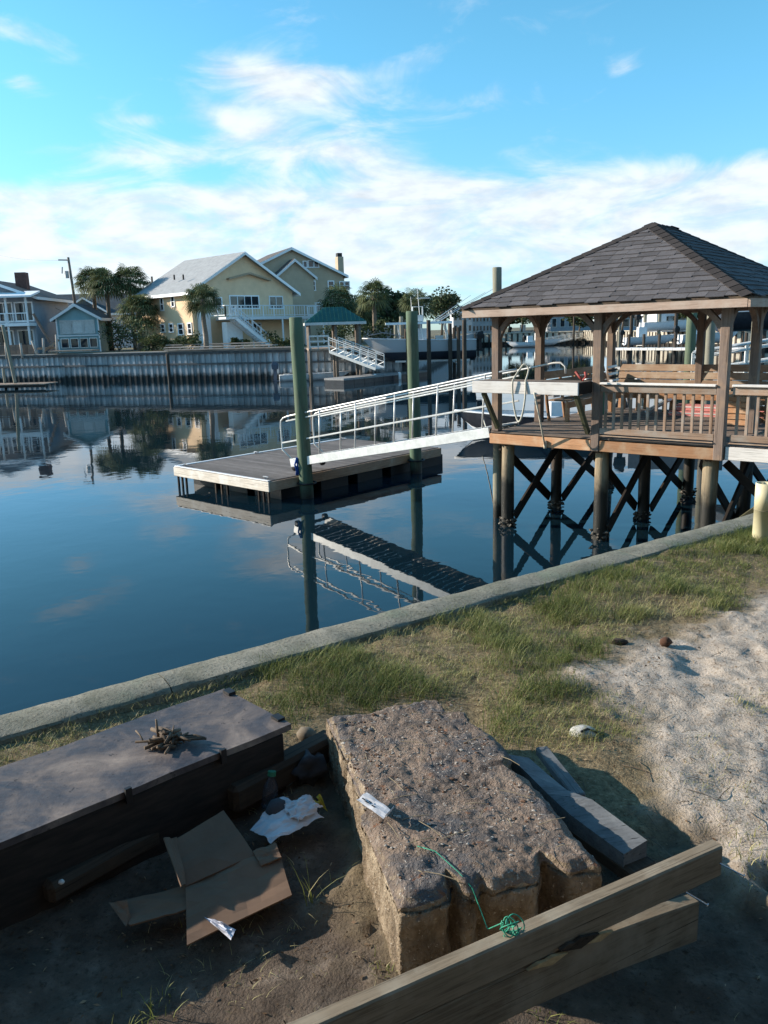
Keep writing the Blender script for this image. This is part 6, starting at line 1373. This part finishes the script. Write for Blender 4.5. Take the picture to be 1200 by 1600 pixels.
# dead leaves and straw on the ground
LIT = grassmat('leaf_litter', (.05, .03, .018), (.16, .095, .05), (.36, .28, .18))
def litter(name, n, box, dens, l0, label):
    x, y = scatter(n, box, dens); hid = inpoly(x, y, [FL_, FR_, NR_, NL_]) | inpoly(x, y, [A, B, B+ldir*LB, A+ldir*LB]); x, y = x[~hid], y[~hid]; z = ground_h(x, y)+.003
    m = len(x); a = rng.uniform(0, 6.3, m); l_ = l0*rng.uniform(.4, 1.6, m); w = l_*rng.uniform(.08, .45, m); d = np.stack([np.cos(a), np.sin(a), rng.normal(0, .25, m)], 1); s_ = np.stack([-np.sin(a), np.cos(a), rng.normal(0, .3, m)], 1)
    c = np.stack([x, y, z], 1); V_ = np.stack([c-d*l_[:, None]/2, c+s_*w[:, None]/2+[0, 0, .002], c+d*l_[:, None]/2, c-s_*w[:, None]/2], 1)
    me = bpy.data.meshes.new(name); me.vertices.add(4*m); me.vertices.foreach_set('co', V_.reshape(-1).astype(np.float32)); me.loops.add(4*m); me.loops.foreach_set('vertex_index', np.arange(4*m, dtype=np.int32))
    me.polygons.add(m); me.polygons.foreach_set('loop_start', np.arange(0, 4*m, 4, dtype=np.int32)); me.polygons.foreach_set('loop_total', np.full(m, 4, np.int32)); me.update(calc_edges=True)
    at = me.attributes.new('tint', 'FLOAT', 'POINT'); at.data.foreach_set('value', np.repeat(rng.random(m)**1.3, 4).astype(np.float32)); tag(meshobj(name, me, LIT), label, None, None, 'stuff')
litter('leaf_litter', 26000, (-1.5, 3.2, 1.0, 5.0), lambda x, y: np.clip(sstep(.42, .66, fbm(x*4, y*4+30, 4))*.6+.08, 0, 1)*(capdist(x, y) > .27), .013, 'crumbled dead leaves and straw over the bank')
rr = random.Random(21); M = MB()
for k in range(60):
    c = Z(rr.uniform(560, 1200), rr.uniform(960, 1330), GZ); c.z = gh(c.x, c.y)+.004; a = rr.uniform(0, 6.3); l_ = rr.uniform(.02, .07); d = Vector((math.cos(a), math.sin(a), rr.uniform(-.1, .1)))
    M.tube([c-d*l_, c+Vector((0, 0, .006)), c+d*l_], rr.uniform(.0007, .0017), 5)
tag(M.build('twig_litter', MAT['twig']), 'scattered thin twigs on the sand', None, None, 'stuff')
t_ = MAT['twig']
stone('clod', 'dark reddish clod of earth where the grass meets the sand', Z(1040, 1003, GZ+.02), (.03, .025, .025), plain('red_earth', (.10, .05, .03), (.04, .02, .014), 20, .95, .5), 6, 'clod')
stone('clod', 'dark flat clod of roots left of the reddish one', Z(965, 1003, GZ+.012), (.05, .025, .018), plain('root_earth', (.06, .042, .03), (.03, .02, .014), 20, .95, .5), 7, 'clod')
